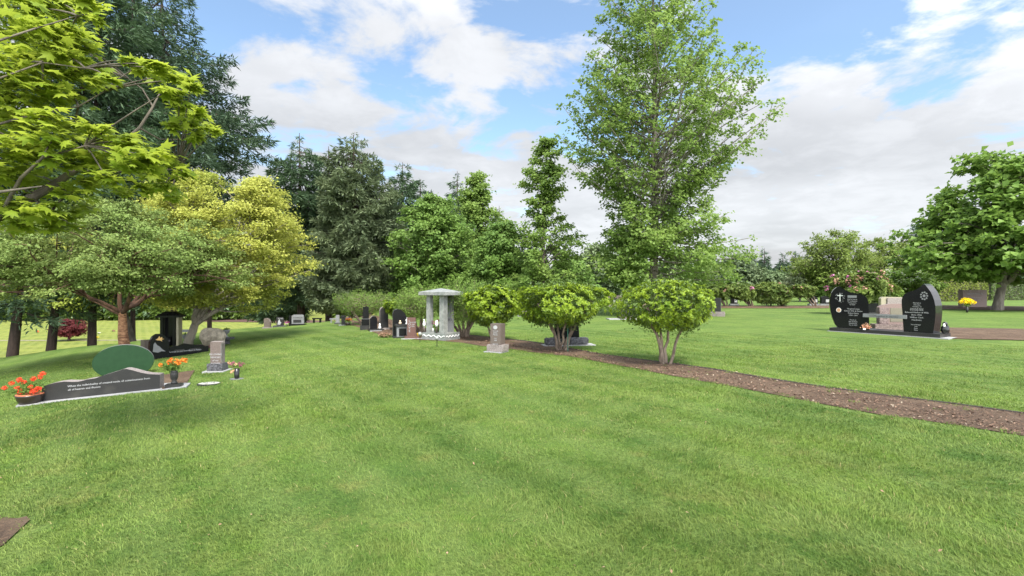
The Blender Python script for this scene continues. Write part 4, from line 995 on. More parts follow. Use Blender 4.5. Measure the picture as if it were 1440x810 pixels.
for px, lab, w in ((1032, 'dark stone with pale face between first and second far rhododendrons', 9), (1144, 'dark headstone right of the third far rhododendron', 10), (1160, 'pale-edged dark headstone behind the fourth far rhododendron', 12)):
    s = Stone('shaded_headstone', lab, px, 0, 0, Y=46); s.part(s.B().prism([(-w/2, -1), (-w/2, 12), (0, 14), (w/2, 11), (w/2, -1)], -2, 2), 'slab', 'black_granite', bevel=.01); s.part(s.B().box(-w*.7, w*.7, -3, 3, -1, 3), 'base', 'grey_granite'); s.part(s.B().box(0, w*.4, -2.4, -2, 5, 9), 'plate', 'engraving')
for px, py, lab in ((1001, 402, 'dark stone ornament rising left of the rhododendron row'), (1084, 399, 'dark stone bird ornament rising above the rhododendron row')):
    s = Stone('dark_ornament', lab, px, 0, 0, 'ornament', Y=47); h = (47/FPX*(405-py)+1.6)/s.s
    s.part(s.B().tube([(0, 0, -1), (0, 0, h-4)], 1.2), 'post', 'black_paint'); s.part(s.B().blob((-2, 0, h-4), (2.4, 2, 2.6), .3, 2, 2, 3).blob((2.5, 0, h-1), (3.2, 2, 2.2), .3, 2, 2, 5), 'figure', 'black_paint', smooth=True)
s = Stone('sprinkler_post', 'slim grey post standing between the far rhododendrons', 1078, 0, 0, 'post', Y=44); s.part(s.B().tube([(0, 0, -1), (0, 0, 9)], .8), 'pole', 'grey_granite'); s.part(s.B().box(-3.5, 3, -2, 2, 9, 11), 'top', 'grey_granite')
# markers in the lower lawn
rs = np.random.RandomState(12)
for i, (px, py, c, lab) in enumerate(((24, 489, 'dogwood_bract', 'white flowers on the lower lawn left of the trunks'), (52, 468, 'red_flower', 'red flowers far down on the lower lawn'), (139, 470, 'dogwood_bract', 'white flowers on the lower lawn right of the red maple'), (159, 467, 'plum_flower', 'dark red wreath on the lower lawn beyond the peeling maple'), (136, 476, 'yellow_flower', 'yellow flowers on the lower lawn by the dark trunk'))):
    s = Stone('lower_bouquet', lab, px, py, 0, 'bouquet'); k = s.s
    flower_heads(s.t, [(0, 0, 2.2*k), (1.6*k, 0, 1.8*k)], 1.6*k, 14, .09, c, i); plant_leaves(s.t, (0, 0, k), (2*k, 2*k, k), 20, .1, 'plant_green', i)
# ================================================================ CLIPPED SHRUBS
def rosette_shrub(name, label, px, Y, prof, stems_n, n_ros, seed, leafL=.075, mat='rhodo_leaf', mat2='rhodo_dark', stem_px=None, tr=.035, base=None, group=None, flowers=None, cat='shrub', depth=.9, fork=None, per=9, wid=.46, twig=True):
    """multi-stemmed clipped shrub: shell of leaf rosettes with a darker inside"""
    rs = np.random.RandomState(seed); base = base or on(px, Y); t = thing(name, label, cat, base, 0, group)
    z, Lr, Rr_, ax = profile_fn(prof, Y, base, stem_px if stem_px is not None else px); H = z[-1]
    rad = lambda zz, a: (np.interp(zz, z, Lr)*(1-np.cos(a))/2+np.interp(zz, z, Rr_)*(1+np.cos(a))/2)*(1-(1-depth)*np.abs(np.sin(a)))
    zs = np.linspace(z[0], H, 300); w = np.interp(zs, z, (Lr+Rr_)/2)**1.0+np.abs(np.gradient(np.interp(zs, z, (Lr+Rr_)/2), zs))*np.interp(zs, z, (Lr+Rr_)/2)*.8; w = np.cumsum(w); w /= w[-1]
    zz = np.interp(rs.rand(n_ros), w, zs); a = rs.rand(n_ros)*6.283
    lump = np.array([mnoise.noise(Vector((math.cos(q)*1.2+seed, math.sin(q)*1.2, h*2.6/max(H, .1)*1.4))) for q, h in zip(a, zz)])
    lump2 = np.array([mnoise.noise(Vector((math.cos(q)*4+seed, math.sin(q)*4, h*8/max(H, .1)))) for q, h in zip(a, zz)])
    ff = 1-np.abs(rs.randn(n_ros))*.08+lump*.5+lump2*.34-.01
    rr = rad(zz, a)*ff; C = np.c_[ax(zz)+rr*np.cos(a), rr*np.sin(a), zz+lump2*.09*H]
    gap = lump2 > -.30; C = C[gap]; a = a[gap]; zz = zz[gap]
    m = len(C); slope = np.interp(zz, z, np.gradient((Lr+Rr_)/2, z)); N0 = unit(np.c_[np.cos(a), np.sin(a), np.clip(-slope, -.6, 2.5)+.7])
    # rosette leaves
    k = per; Ci = np.repeat(C, k, 0); Ni = np.repeat(N0, k, 0); D = unit(rs.randn(m*k, 3)); D = unit(D-Ni*np.sum(D*Ni, 1)[:, None])
    Dn = unit(D+Ni*rs.uniform(-.1, .6, (m*k, 1))); Nn = unit(Ni-D*.5+rs.randn(m*k, 3)*.15)
    L = leafL*rs.uniform(.65, 1.25, m*k)
    leaf_obj('crown', Ci+rs.randn(m*k, 3)*.01, Nn, L, L*wid, rs, mat, t, Dn)
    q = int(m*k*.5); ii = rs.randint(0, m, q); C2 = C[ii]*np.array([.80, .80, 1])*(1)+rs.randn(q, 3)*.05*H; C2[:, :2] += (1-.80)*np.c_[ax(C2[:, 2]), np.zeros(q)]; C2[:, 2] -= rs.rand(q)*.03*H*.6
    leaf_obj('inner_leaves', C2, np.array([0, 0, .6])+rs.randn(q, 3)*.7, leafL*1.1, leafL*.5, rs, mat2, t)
    paths = []
    for i in range(stems_n):
        aa = 6.283*(i+.8*rs.rand())/stems_n; hh = np.interp(.55, [0, 1], [z[0], H]); r_ = rad(hh, aa)*rs.uniform(.45, .8)
        b0 = np.array([.07*math.cos(aa), .05*math.sin(aa), -.06]); tip = np.array([ax(hh)+r_*math.cos(aa), r_*math.sin(aa), hh])
        mid = np.array([tip[0]*.40, tip[1]*.40, tip[2]*.5])+rs.randn(3)*.03
        pth = bez(b0, mid, tip, 9); pth[1:-1] += rs.randn(7, 3)*.02; paths.append((pth, np.linspace(tr, tr*.4, 9)*rs.uniform(.7, 1.1)))
        if twig:
            for j in range(7):
                st = pth[rs.randint(4, 9)]; g = rs.randint(m); e = st+(C[g]-st)*.0+0
                near = C[np.argsort(np.sum((C-st)**2, 1)+rs.rand(m)*.4)[rs.randint(3)]]
                paths.append((bez(st, (st+near)/2+rs.randn(3)*.03, near, 5), np.linspace(tr*.35, tr*.12, 5)))
    tubes('stems', paths, 'shrub_bark', t)
    if flowers:
        fm, nf, fs = flowers
        for mi, mt in enumerate(fm):
            fr_ = np.where((N0[:, 1] < .35) & (N0[:, 2] > .35))[0]; jj = rs.choice(fr_, nf); d = unit(rs.randn(nf*12, 3)); CC = np.repeat(C[jj]+N0[jj]*.03, 12, 0)+d*fs*.6
            leaf_obj('blossoms', CC, d+np.array([0, 0, .2]), fs, fs*.8, rs, mt, t, D=rs.randn(nf*12, 3))
    return t
rosette_shrub('clipped_shrub', 'clipped yellow-green shrub with bare forked stems, rightmost in the mulch bed', 935, 10.9,
    [(459, 905, 965), (452, 890, 976), (446, 874, 988), (436, 872, 993), (426, 866, 996), (416, 868, 990), (408, 880, 975), (403, 898, 955), (399, 925, 945)], 4, 1700, 3, .062, base=P(936, 512), stem_px=935, tr=.050)
rosette_shrub('clipped_shrub', 'wide clipped yellow-green shrub standing behind the thin green stake', 790, 13,
    [(455, 762, 812), (449, 748, 823), (442, 732, 838), (432, 727, 850), (422, 727, 855), (412, 732, 850), (406, 745, 838), (403, 770, 810)], 6, 2100, 5, .072, base=P(790, 492.5), stem_px=790, tr=.042)
rosette_shrub('clipped_shrub', 'clipped yellow-green shrub directly behind the inscribed brown pillar', 696, 16,
    [(452, 680, 712), (446, 668, 720), (438, 660, 729), (428, 656, 730), (416, 660, 728), (409, 670, 718), (405, 685, 705)], 5, 1500, 8, .085, base=P(696, 479), stem_px=694, tr=.035)

def feathery(name, label, px, py, prof, seed, n=9000, tr=.04, st=6, mat='feather_leaf', leaf=.075):
    b = P(px, py); Y = b.y
    t, C = broadleaf(name, label, px, Y, prof, trunk_r=tr, nb=90, leaves=n, leaf=leaf, wid=.28, mat=mat, bark='shrub_bark', rise=.35, flat=.9, puff=.16, seed=seed, stems=st, base=b, up=.2, inner=.45, cat='shrub', nputs=8, spread=.6, limb_r=.012, wob=.12)
    rs = np.random.RandomState(seed)   # upright new shoots along the top
    return t
feathery('feathery_shrub', 'feathery light green shrub behind the far stones of the row', 510, 456, [(440, 490, 530), (434, 476, 545), (426, 469, 552), (418, 470, 553), (412, 485, 545), (408, 505, 530)], 4)
feathery('feathery_shrub', 'feathery green shrub arching over the red pillar headstone', 590, 467, [(448, 575, 605), (440, 560, 625), (430, 550, 632), (420, 555, 635), (410, 565, 630), (403, 585, 620), (400, 600, 612)], 5, 12000)
feathery('tall_feathery_shrub', 'tallest feathery shrub with dark branching stems right of the stone canopy', 652, 474, [(452, 630, 680), (440, 615, 695), (428, 610, 700), (415, 612, 700), (405, 618, 695), (397, 630, 682), (391, 650, 668)], 6, 16000, .055)
rosette_shrub('golden_shrub', 'small golden-tipped shrub tucked behind the black arch headstone', 568, 20, [(445, 560, 580), (438, 548, 590), (430, 545, 592), (423, 552, 585), (420, 560, 578)], 4, 800, 9, .085, base=P(568, 464), tr=.03)

# far rhododendron row
RH = [(1022, [(420, 1008, 1035), (415, 1002, 1040), (409, 1000, 1042), (404, 1005, 1038), (400, 1014, 1030)], 'leftmost rhododendron of the far row with a few pale blooms', ('faded_flower',), 4, 5),
      (1058, [(421, 1048, 1070), (416, 1040, 1076), (409, 1037, 1078), (403, 1042, 1074), (400, 1052, 1066)], 'far rhododendron with fanning bare stems, second of the row', ('pink_flower', 'faded_flower'), 2, 8),
      (1101, [(427, 1090, 1114), (421, 1080, 1126), (410, 1077, 1128), (403, 1083, 1121), (398, 1093, 1110)], 'largest dark rhododendron of the far row with pink and brown blooms', ('faded_flower', 'pink_flower'), 4, 5),
      (1148, [(417, 1138, 1162), (412, 1134, 1168), (406, 1133, 1170), (402, 1142, 1162)], 'small pale rhododendron on a thin stem at the right of the far row', ('faded_flower',), 5, 4)]
for i, (px, prof, lab, fl_, nf, sn) in enumerate(RH):
    rosette_shrub('rhododendron', lab, px, 40, prof, sn, 800, 20+i, .17, 'rhodo_far', 'rhodo_dark', base=P(px, 432.3), tr=.06, flowers=(fl_, nf, .17), per=8)
rosette_shrub('pink_rhododendron', 'big rhododendron with bright pink blooms behind the left black headstone', 1208, 31, [(432, 1195, 1222), (425, 1182, 1236), (415, 1172, 1246), (404, 1170, 1250), (394, 1174, 1246), (387, 1186, 1234), (383, 1198, 1222)], 6, 1700, 31, .17, 'rhodo_far', 'rhodo_dark', tr=.06, flowers=(('pink_flower', 'faded_flower'), 20, .15), per=8)
rosette_shrub('round_shrub', 'round light green shrub just right of the pink rhododendron', 1247, 34, [(428, 1238, 1262), (418, 1234, 1268), (408, 1238, 1264), (403, 1245, 1256)], 4, 500, 33, .16, 'feather_leaf', 'rhodo_dark', tr=.04)
rosette_shrub('hedge_side_shrub', 'light green feathery shrub at the left end of the clipped hedge', 1290, 50, [(414, 1270, 1312), (404, 1266, 1318), (396, 1272, 1312), (390, 1284, 1300)], 5, 800, 34, .24, 'feather_leaf', 'rhodo_dark', tr=.05)

# ================================================================ TREES
def T_(*a, **k): return broadleaf(*a, **k)
# peeling bark maple
T_('peeling_bark_maple', 'spreading maple with peeling orange bark behind the green oval stone', 176, 13.8, [(416, -50, 300), (406, -50, 325), (390, -45, 338), (370, -25, 345), (350, -5, 335), (330, 20, 318), (312, 60, 270), (300, 95, 230), (287, 130, 185)], 165,
   trunk_r=.15, fork=1.5, nb=110, leaves=85000, leaf=.068, wid=.7, mat='paper_leaf', bark='peeling_bark', rise=.5, flat=.32, puff=.30, seed=11, depth=.85, up=1.1, wob=.25, inner=.35, nputs=8, trunk_top=.66, limb_r=.03, spread=.5, lift=.08, forks=(7, 1.35, .55, .45, .065), limb_bark='red_bark')
# golden maple
T_('golden_maple', 'yellow-green maple glowing above the black bird monument', 263, 17.2, [(432, 262, 380), (422, 245, 402), (408, 235, 420), (390, 225, 436), (370, 215, 443), (345, 205, 436), (320, 200, 420), (300, 205, 405), (280, 220, 392), (262, 250, 380), (250, 290, 352)], 355,
   trunk_r=.14, fork=1.3, nb=120, leaves=85000, leaf=.09, wid=.6, mat='gold_leaf', bark='maple_bark', rise=.5, flat=.32, puff=.36, seed=12, depth=.9, up=1.0, wob=.22, inner=.45, nputs=8, trunk_top=.6, limb_r=.035, spread=.45, lift=.08, forks=(5, .7, .5, .55, .085))
T_('shaded_green_maple', 'green maple filling the gap behind the peeling-bark maple', 120, 24, [(430, 40, 250), (400, 10, 290), (360, 0, 290), (320, 10, 270), (290, 40, 230), (270, 80, 170)], 120,
   trunk_r=.2, nb=60, leaves=18000, leaf=.14, wid=.6, mat='gold_leaf', bark='dark_bark', flat=.35, puff=.5, seed=14, base=on(188, 24), fork=2.5)

# firs behind the ridge
FG = 'firs beyond the ridge'
conifer('fir_tree', 'dark fir whose leaning trunk stands leftmost below the ridge', 16, 21, [(448, -100, 110), (400, -140, 130), (300, -130, 130), (150, -110, 120), (0, -80, 110), (-150, -40, 70), (-260, 10, 40)], 110, trunk_r=.15, nb=110, sprays=26000, seed=1, base=on(16, 21.3), group=FG, mat='fir_blue', spray=.36)
conifer('fir_tree', 'dark fir with drooping low boughs left of the red Japanese maple', 70, 22.5, [(440, 0, 140), (400, -10, 160), (300, -40, 190), (150, -30, 170), (0, 0, 150), (-150, 40, 120), (-240, 85, 95)], 160, trunk_r=.14, nb=110, sprays=26000, seed=2, base=on(70, 22.5), group=FG, spray=.36)
conifer('fir_tree', 'dark fir with straight trunk right of the red Japanese maple', 129, 23.5, [(420, 60, 200), (380, 40, 230), (280, 30, 250), (150, 40, 240), (0, 60, 210), (-120, 110, 170), (-190, 138, 148)], 142, trunk_r=.14, nb=110, sprays=26000, seed=3, base=on(129, 23.5), group=FG, spray=.36)
conifer('fir_tree', 'tallest blue-green fir, its boughs sweeping right against the sky', 247, 30, [(400, 150, 300), (340, 130, 335), (290, 125, 352), (255, 120, 362), (215, 125, 366), (180, 130, 358), (140, 135, 340), (100, 140, 326), (60, 150, 300), (20, 160, 280), (-30, 180, 262), (-90, 205, 240), (-130, 220, 228)], 222, trunk_r=.18, nb=210, sprays=62000, seed=4, base=on(247, 30), group=FG, mat='fir_blue', spray=.40, wob=.16)
conifer('fir_tree', 'slim fir trunk behind the stone shrine', 186, 27, [(410, 130, 240), (330, 120, 260), (200, 130, 250), (60, 150, 220), (-60, 175, 195)], 186, trunk_r=.11, nb=70, sprays=14000, seed=6, base=on(187, 27), group=FG)
conifer('fir_tree', 'fir with thin trunk right of the golden maple stems', 295, 33, [(420, 250, 340), (380, 240, 350), (320, 240, 345), (270, 260, 330), (225, 290, 300)], 293, trunk_r=.15, nb=60, sprays=12000, seed=7, base=on(295, 33), group=FG)
# firs on the crest
FC = 'tall conifers at the centre left'
conifer('fir_tree', 'dark pointed fir with tiered boughs left of the brownish fir', 421, 44, [(430, 375, 470), (390, 368, 478), (340, 372, 482), (300, 375, 478), (262, 378, 470), (232, 390, 455), (212, 400, 442), (198, 409, 432), (184, 419, 424)], 421, trunk_r=.36, nb=130, sprays=34000, spray=.55, seed=21, group=FC, wob=.3, mat='fir_leaf', uptip=-.05, base=on(424, 44))
conifer('fir_tree', 'narrow dark fir between the pointed fir and the brownish fir', 462, 50, [(430, 440, 500), (380, 430, 505), (320, 432, 500), (270, 438, 492), (225, 448, 480), (203, 459, 466)], 462, trunk_r=.33, nb=80, sprays=16000, spray=.6, seed=22, group=FC, mat='fir_leaf')
conifer('pine_tree', 'broad brownish green pine with upswept top', 498, 40, [(432, 440, 565), (415, 430, 572), (390, 432, 574), (360, 436, 572), (330, 440, 570), (300, 444, 566), (270, 448, 558), (245, 452, 548), (225, 458, 536), (208, 466, 524), (196, 478, 514), (187, 490, 504)], 497, trunk_r=.33, nb=210, sprays=64000, spray=.42, wid=.26, seed=23, group=FC, mat='fir_brown', droop=.1, uptip=.25, wob=.12, hang=.2, base=on(536 if 0 else 500, 40))
conifer('fir_tree', 'dark fir rising just right of the brownish pine', 566, 54, [(430, 530, 605), (370, 530, 608), (310, 532, 606), (270, 540, 600), (245, 552, 590), (226, 563, 570)], 566, trunk_r=.35, nb=90, sprays=18000, spray=.62, seed=24, group=FC)
conifer('fir_tree', 'shorter dark fir with blunt top left of the round green tree', 590, 58, [(420, 560, 625), (330, 562, 618), (280, 570, 612), (250, 582, 600)], 591, trunk_r=.35, nb=70, sprays=13000, spray=.65, seed=25, group=FC)
conifer('fir_tree', 'distant narrow fir poking above the green trees in the centre', 643, 62, [(420, 620, 670), (330, 620, 668), (280, 625, 660), (255, 634, 652), (239, 641, 646)], 643, trunk_r=.35, nb=80, sprays=12000, spray=.65, seed=26, group=FC, wob=.3)
conifer('fir_tree', 'distant sparse fir top left of the crooked tree', 702, 66, [(420, 680, 725), (340, 682, 724), (310, 690, 714), (288, 700, 705)], 702, trunk_r=.35, nb=60, sprays=8000, spray=.7, seed=27, group=FC, wob=.3)
conifer('fir_tree', 'low dark fir standing in the shade below the golden maple edge', 395, 52, [(446, 345, 440), (420, 345, 440), (380, 350, 435), (340, 362, 420), (300, 378, 405), (275, 390, 396)], 394, trunk_r=.3, nb=90, sprays=16000, spray=.6, seed=28, group=FC)
conifer('fir_tree', 'dark spreading fir low between pine and round green tree', 555, 42, [(440, 500, 600), (420, 498, 605), (395, 505, 600), (365, 520, 590), (335, 545, 570)], 557, trunk_r=.25, nb=100, sprays=18000, spray=.5, seed=29, group=FC)

# broadleaved middle group
GM = 'leafy trees in the middle distance'
T_('leafy_tree', 'rounded mid-green tree right of the brownish pine', 610, 38, [(432, 560, 650), (415, 550, 660), (395, 546, 668), (370, 543, 672), (345, 548, 672), (320, 556, 665), (300, 570, 650), (284, 590, 632), (274, 602, 618)], 612, trunk_r=.28, nb=110, leaves=40000, leaf=.24, wid=.7, puff=.6, wob=.4, mat='mid_leaf', seed=31, group=GM, flat=.45)
T_('leafy_tree', 'pointed leafy tree behind the rounded one', 668, 46, [(430, 630, 720), (390, 625, 728), (350, 630, 722), (320, 638, 714), (290, 646, 700), (265, 654, 688), (250, 664, 676), (243, 668, 672)], 669, trunk_r=.3, nb=90, leaves=26000, leaf=.28, wid=.7, puff=.6, wob=.4, mat='gum_leaf', seed=32, group=GM, rise=.8)
T_('leafy_tree', 'bright green leafy tree between rounded tree and crooked tree', 706, 35, [(440, 660, 760), (420, 655, 768), (395, 655, 765), (370, 660, 758), (345, 670, 745), (325, 684, 730), (315, 698, 718)], 706, trunk_r=.22, nb=90, leaves=30000, leaf=.22, wid=.7, puff=.5, wob=.4, mat='mid_leaf', seed=33, group=GM)
T_('sweetgum_tree', 'crooked narrow tree with a leaning open top', 763, 32, [(435, 715, 815), (415, 705, 830), (395, 705, 832), (370, 712, 830), (350, 722, 822), (330, 724, 820), (312, 738, 803), (296, 745, 792), (280, 742, 792), (268, 738, 790), (256, 722, 798), (245, 712, 800), (235, 730, 800), (222, 745, 796), (206, 752, 790), (196, 760, 784), (190, 768, 778)], 771, trunk_r=.19, nb=64, leaves=17000, leaf=.19, wid=.8, puff=.44, mat='gum_leaf', bark='dark_bark', seed=34, group=GM, rise=.55, wob=.6, limb_r=.05)
# the tall tree
T_('tall_sweetgum', 'tallest leafy tree with open ragged crown right of centre', 919, 30, [(404, 860, 1000), (398, 848, 1018), (390, 838, 1035), (375, 835, 1048), (355, 836, 1050), (335, 840, 1044), (318, 846, 1028), (300, 850, 1008), (280, 852, 985), (262, 838, 990), (245, 820, 1005), (225, 806, 1028), (205, 798, 1045), (185, 792, 1056), (165, 794, 1062), (145, 798, 1068), (125, 806, 1070), (105, 812, 1062), (85, 818, 1035), (60, 828, 1012), (35, 832, 1000), (10, 836, 990), (-15, 845, 978), (-45, 862, 960), (-75, 890, 935)], 910,
   trunk_r=.30, fork=2.0, nb=230, skirt=(4.2, 7.5), wpow=1.5, leaves=64000, leaf=.18, thin=((6.2, 12.5, .55, .85), (0, 3.3, .9, .9)), wid=.85, mat='gum_leaf', bark='grey_bark', rise=.72, flat=.5, puff=.40, seed=42, depth=.95, wob=.30, inner=.35, nputs=9, limb_r=.06, trunk_top=.95, spread=.55, droop=.22)
# broad-leaved tree right
T_('catalpa_tree', 'broad-leaved tree with leaning trunk at the right edge', 1402, 37, [(392, 1335, 1500), (385, 1300, 1530), (376, 1286, 1545), (365, 1284, 1555), (350, 1290, 1560), (330, 1304, 1560), (310, 1318, 1555), (290, 1330, 1545), (270, 1340, 1530), (250, 1352, 1510), (230, 1358, 1495), (213, 1380, 1465)], 1445,
   trunk_r=.31, fork=1.7, nb=120, leaves=24000, leaf=.40, wid=.85, mat='catalpa_leaf', bark='grey_bark', rise=.35, flat=.4, puff=.75, seed=43, wob=.2, up=1.1, limb_r=.10, trunk_top=.8, forks=(6, 2.0, .5, .5, .2))
# cherries and others right
GR = 'trees beyond the right lawn'
T_('cherry_tree', 'wide cherry with reddish-green open crown, left of a pair', 1172, 58, [(405, 1130, 1225), (390, 1118, 1232), (372, 1116, 1236), (355, 1120, 1232), (340, 1135, 1222), (330, 1150, 1210), (324, 1170, 1195)], 1178, trunk_r=.3, nb=75, leaves=15000, wob=.5, leaf=.29, wid=.55, puff=.6, mat='cherry_leaf', bark='dark_bark', seed=51, forks=(6, 1.8, .5, .6, .14), group=GR, rise=.7, flat=.5)
T_('cherry_tree', 'wide cherry with open crown beside the broad-leaved tree', 1240, 60, [(405, 1196, 1290), (390, 1188, 1300), (372, 1190, 1304), (355, 1200, 1300), (342, 1215, 1285), (335, 1235, 1265)], 1245, trunk_r=.3, nb=75, leaves=15000, wob=.5, leaf=.29, wid=.55, puff=.6, mat='cherry_leaf', bark='dark_bark', seed=52, forks=(6, 1.8, .5, .6, .14), group=GR, rise=.7, flat=.5)
T_('pale_dogwood', 'small pale cream variegated tree above the rhododendron row', 1125, 60, [(412, 1108, 1142), (400, 1104, 1146), (388, 1108, 1142), (378, 1114, 1134), (372, 1120, 1128)], 1124, trunk_r=.1, nb=40, leaves=6000, leaf=.28, wid=.5, puff=.4, mat='dogwood_leaf', seed=53, flat=.3)
t, C = T_('white_dogwood', 'layered dogwood with white bracts behind the right black headstone', 1262, 47, [(412, 1240, 1285), (402, 1226, 1300), (394, 1222, 1305), (386, 1228, 1298), (380, 1245, 1280)], 1262, trunk_r=.13, nb=50, leaves=9000, leaf=.26, wid=.6, puff=.5, mat='catalpa_leaf', bark='dark_bark', seed=54, flat=.25)
rs = np.random.RandomState(3); ii = rs.choice(len(C), 1500); leaf_obj('blossoms', C[ii]+np.array([0, 0, .06]), np.array([0, 0, 1.])+rs.randn(1500, 3)*.4, .2, .17, rs, 'dogwood_bract', t)
for i, (px, Y, top, w, lab) in enumerate(((1075, 105, 348, 17, 'distant dark fir with sharp tip left of the cherry trees'), (1101, 110, 355, 12, 'slim distant fir near the pale cream tree'), (1119, 112, 352, 12, 'slim distant fir rising behind the pale cream tree'), (1058, 115, 356, 13, 'greyish distant fir left of the sharp-tipped fir'), (1136, 115, 358, 12, 'distant fir at the left edge of the cherry crown'), (1210, 120, 347, 10, 'distant fir tip between the cherry crowns'))):
    conifer('distant_fir', lab, px, Y, [(412, px-w, px+w), (395, px-w*1.1, px+w*1.1), (375, px-w*.7, px+w*.7), (top+8, px-w*.3, px+w*.3), (top, px-1, px+1)], px, trunk_r=.3, nb=60, sprays=6000, spray=1.1, seed=60+i, group='distant firs on the horizon', wob=.2, mat='fir_blue')
T_('distant_pine', 'distant flat-topped dark pine above the right cherry crown', 1300, 110, [(400, 1292, 1308), (340, 1286, 1312), (330, 1283, 1316), (320, 1288, 1312), (314, 1296, 1306)], 1300, trunk_r=.4, nb=40, leaves=5000, leaf=.8, wid=.3, puff=1.2, mat='fir_blue', seed=70, group=None)
BT = [(1040, 75, 358, 30, 'grey-green round tree just right of the tall leafy tree'), (1000, 80, 368, 30, 'mid-green tree behind the right side of the tall leafy tree'), (840, 70, 345, 30, 'olive tree behind the left side of the tall leafy tree'), (800, 62, 368, 28, 'leafy tree low behind the crooked tree'), (870, 85, 362, 34, 'greyish tree low left of the tall trunk'), (950, 90, 366, 36, 'greyish tree low right of the tall trunk'), (1085, 85, 384, 28, 'light green low tree behind the rhododendron row'), (1150, 90, 372, 34, 'dark green low tree below the left cherry'), (1330, 80, 362, 34, 'green tree behind the clipped hedge'), (1400, 85, 358, 40, 'green tree far behind the broad-leaved trunk'), (1470, 80, 350, 40, 'green tree at the far right beyond the lawn')]
for i, (px, Y, top, w, lab) in enumerate(BT):
    T_('background_tree', lab, px, Y, [(414, px-w*.8, px+w*.8), (400, px-w*1.05, px+w*1.05), ((400+top)/2, px-w, px+w), (top+10, px-w*.6, px+w*.6), (top, px-w*.15, px+w*.15)], px, trunk_r=.3, nb=50, leaves=9000, leaf=.5, wid=.65, puff=1.2, mat='far_leaf' if i % 2 == 0 else 'mid_leaf', seed=80+i, group=GR, bark='dark_bark')
# red japanese maple on the lower lawn
T_('red_japanese_maple', 'small dark red Japanese maple on the lower lawn between fir trunks', 97, 52, [(472, 88, 108), (467, 80, 117), (461, 79, 119), (454, 82, 116), (449, 90, 108)], 98, base=P(97, 479), trunk_r=.12, nb=40, leaves=7000, leaf=.22, wid=.4, puff=.5, mat='red_maple', bark='dark_bark', seed=91, flat=.25) if 0 else None
bq = P(97, 479); Yq = bq.y
T_('red_japanese_maple', 'small dark red Japanese maple on the lower lawn between fir trunks', 97, Yq, [(472, 86, 110), (468, 80, 117), (461, 78, 120), (454, 82, 116), (449, 90, 108)], 98, base=bq, trunk_r=.13, nb=50, leaves=8000, leaf=.2, wid=.4, puff=.4, mat='red_maple', bark='dark_bark', seed=91, flat=.25)

# clipped hedge
def hedge(name, label, A, Bp, h, w, seed, mat='hedge_leaf'):
    rs = np.random.RandomState(seed); A = Vector(A); Bp = Vector(Bp); d = Bp-A; L = math.hypot(d.x, d.y)
    t = thing(name, label, 'hedge', (A.x, A.y, 0), math.atan2(d.y, d.x)); n = int(L*h*260)
    f = rs.randint(0, 4, n); x = rs.rand(n)*L; y = rs.rand(n)*w; z = rs.rand(n)*h
    y[f <= 1] = 0; z[f == 2] = h; y[f == 3] = w
    x[rs.rand(n) < .04] = 0; x[rs.rand(n) < .04] = L
    N = np.zeros((n, 3)); N[f <= 1] = (0, -1, .3); N[f == 2] = (0, 0, 1); N[f == 3] = (0, 1, .3)
    C = np.c_[x, y, z]+rs.randn(n, 3)*.07
    leaf_obj('foliage', C, N+rs.randn(n, 3)*.5, .17, .11, rs, mat, t); B().box(.1, L-.1, .12, w-.12, 0, h-.12).build('branches', 'dark_bark', t)
hedge('clipped_hedge', 'long olive-green clipped hedge behind the pink headstones', on(1318, 60), on(1388, 63), 2.9, 2, 3)
hedge('short_hedge', 'short olive-green clipped hedge block behind the scroll headstone', on(1252, 54), on(1283, 54), 2.0, 2, 4)
hedge('low_hedge', 'low dark hedge at the far right beyond the lawn', on(1395, 66), on(1500, 70), 2.4, 2, 5, 'rhodo_dark')

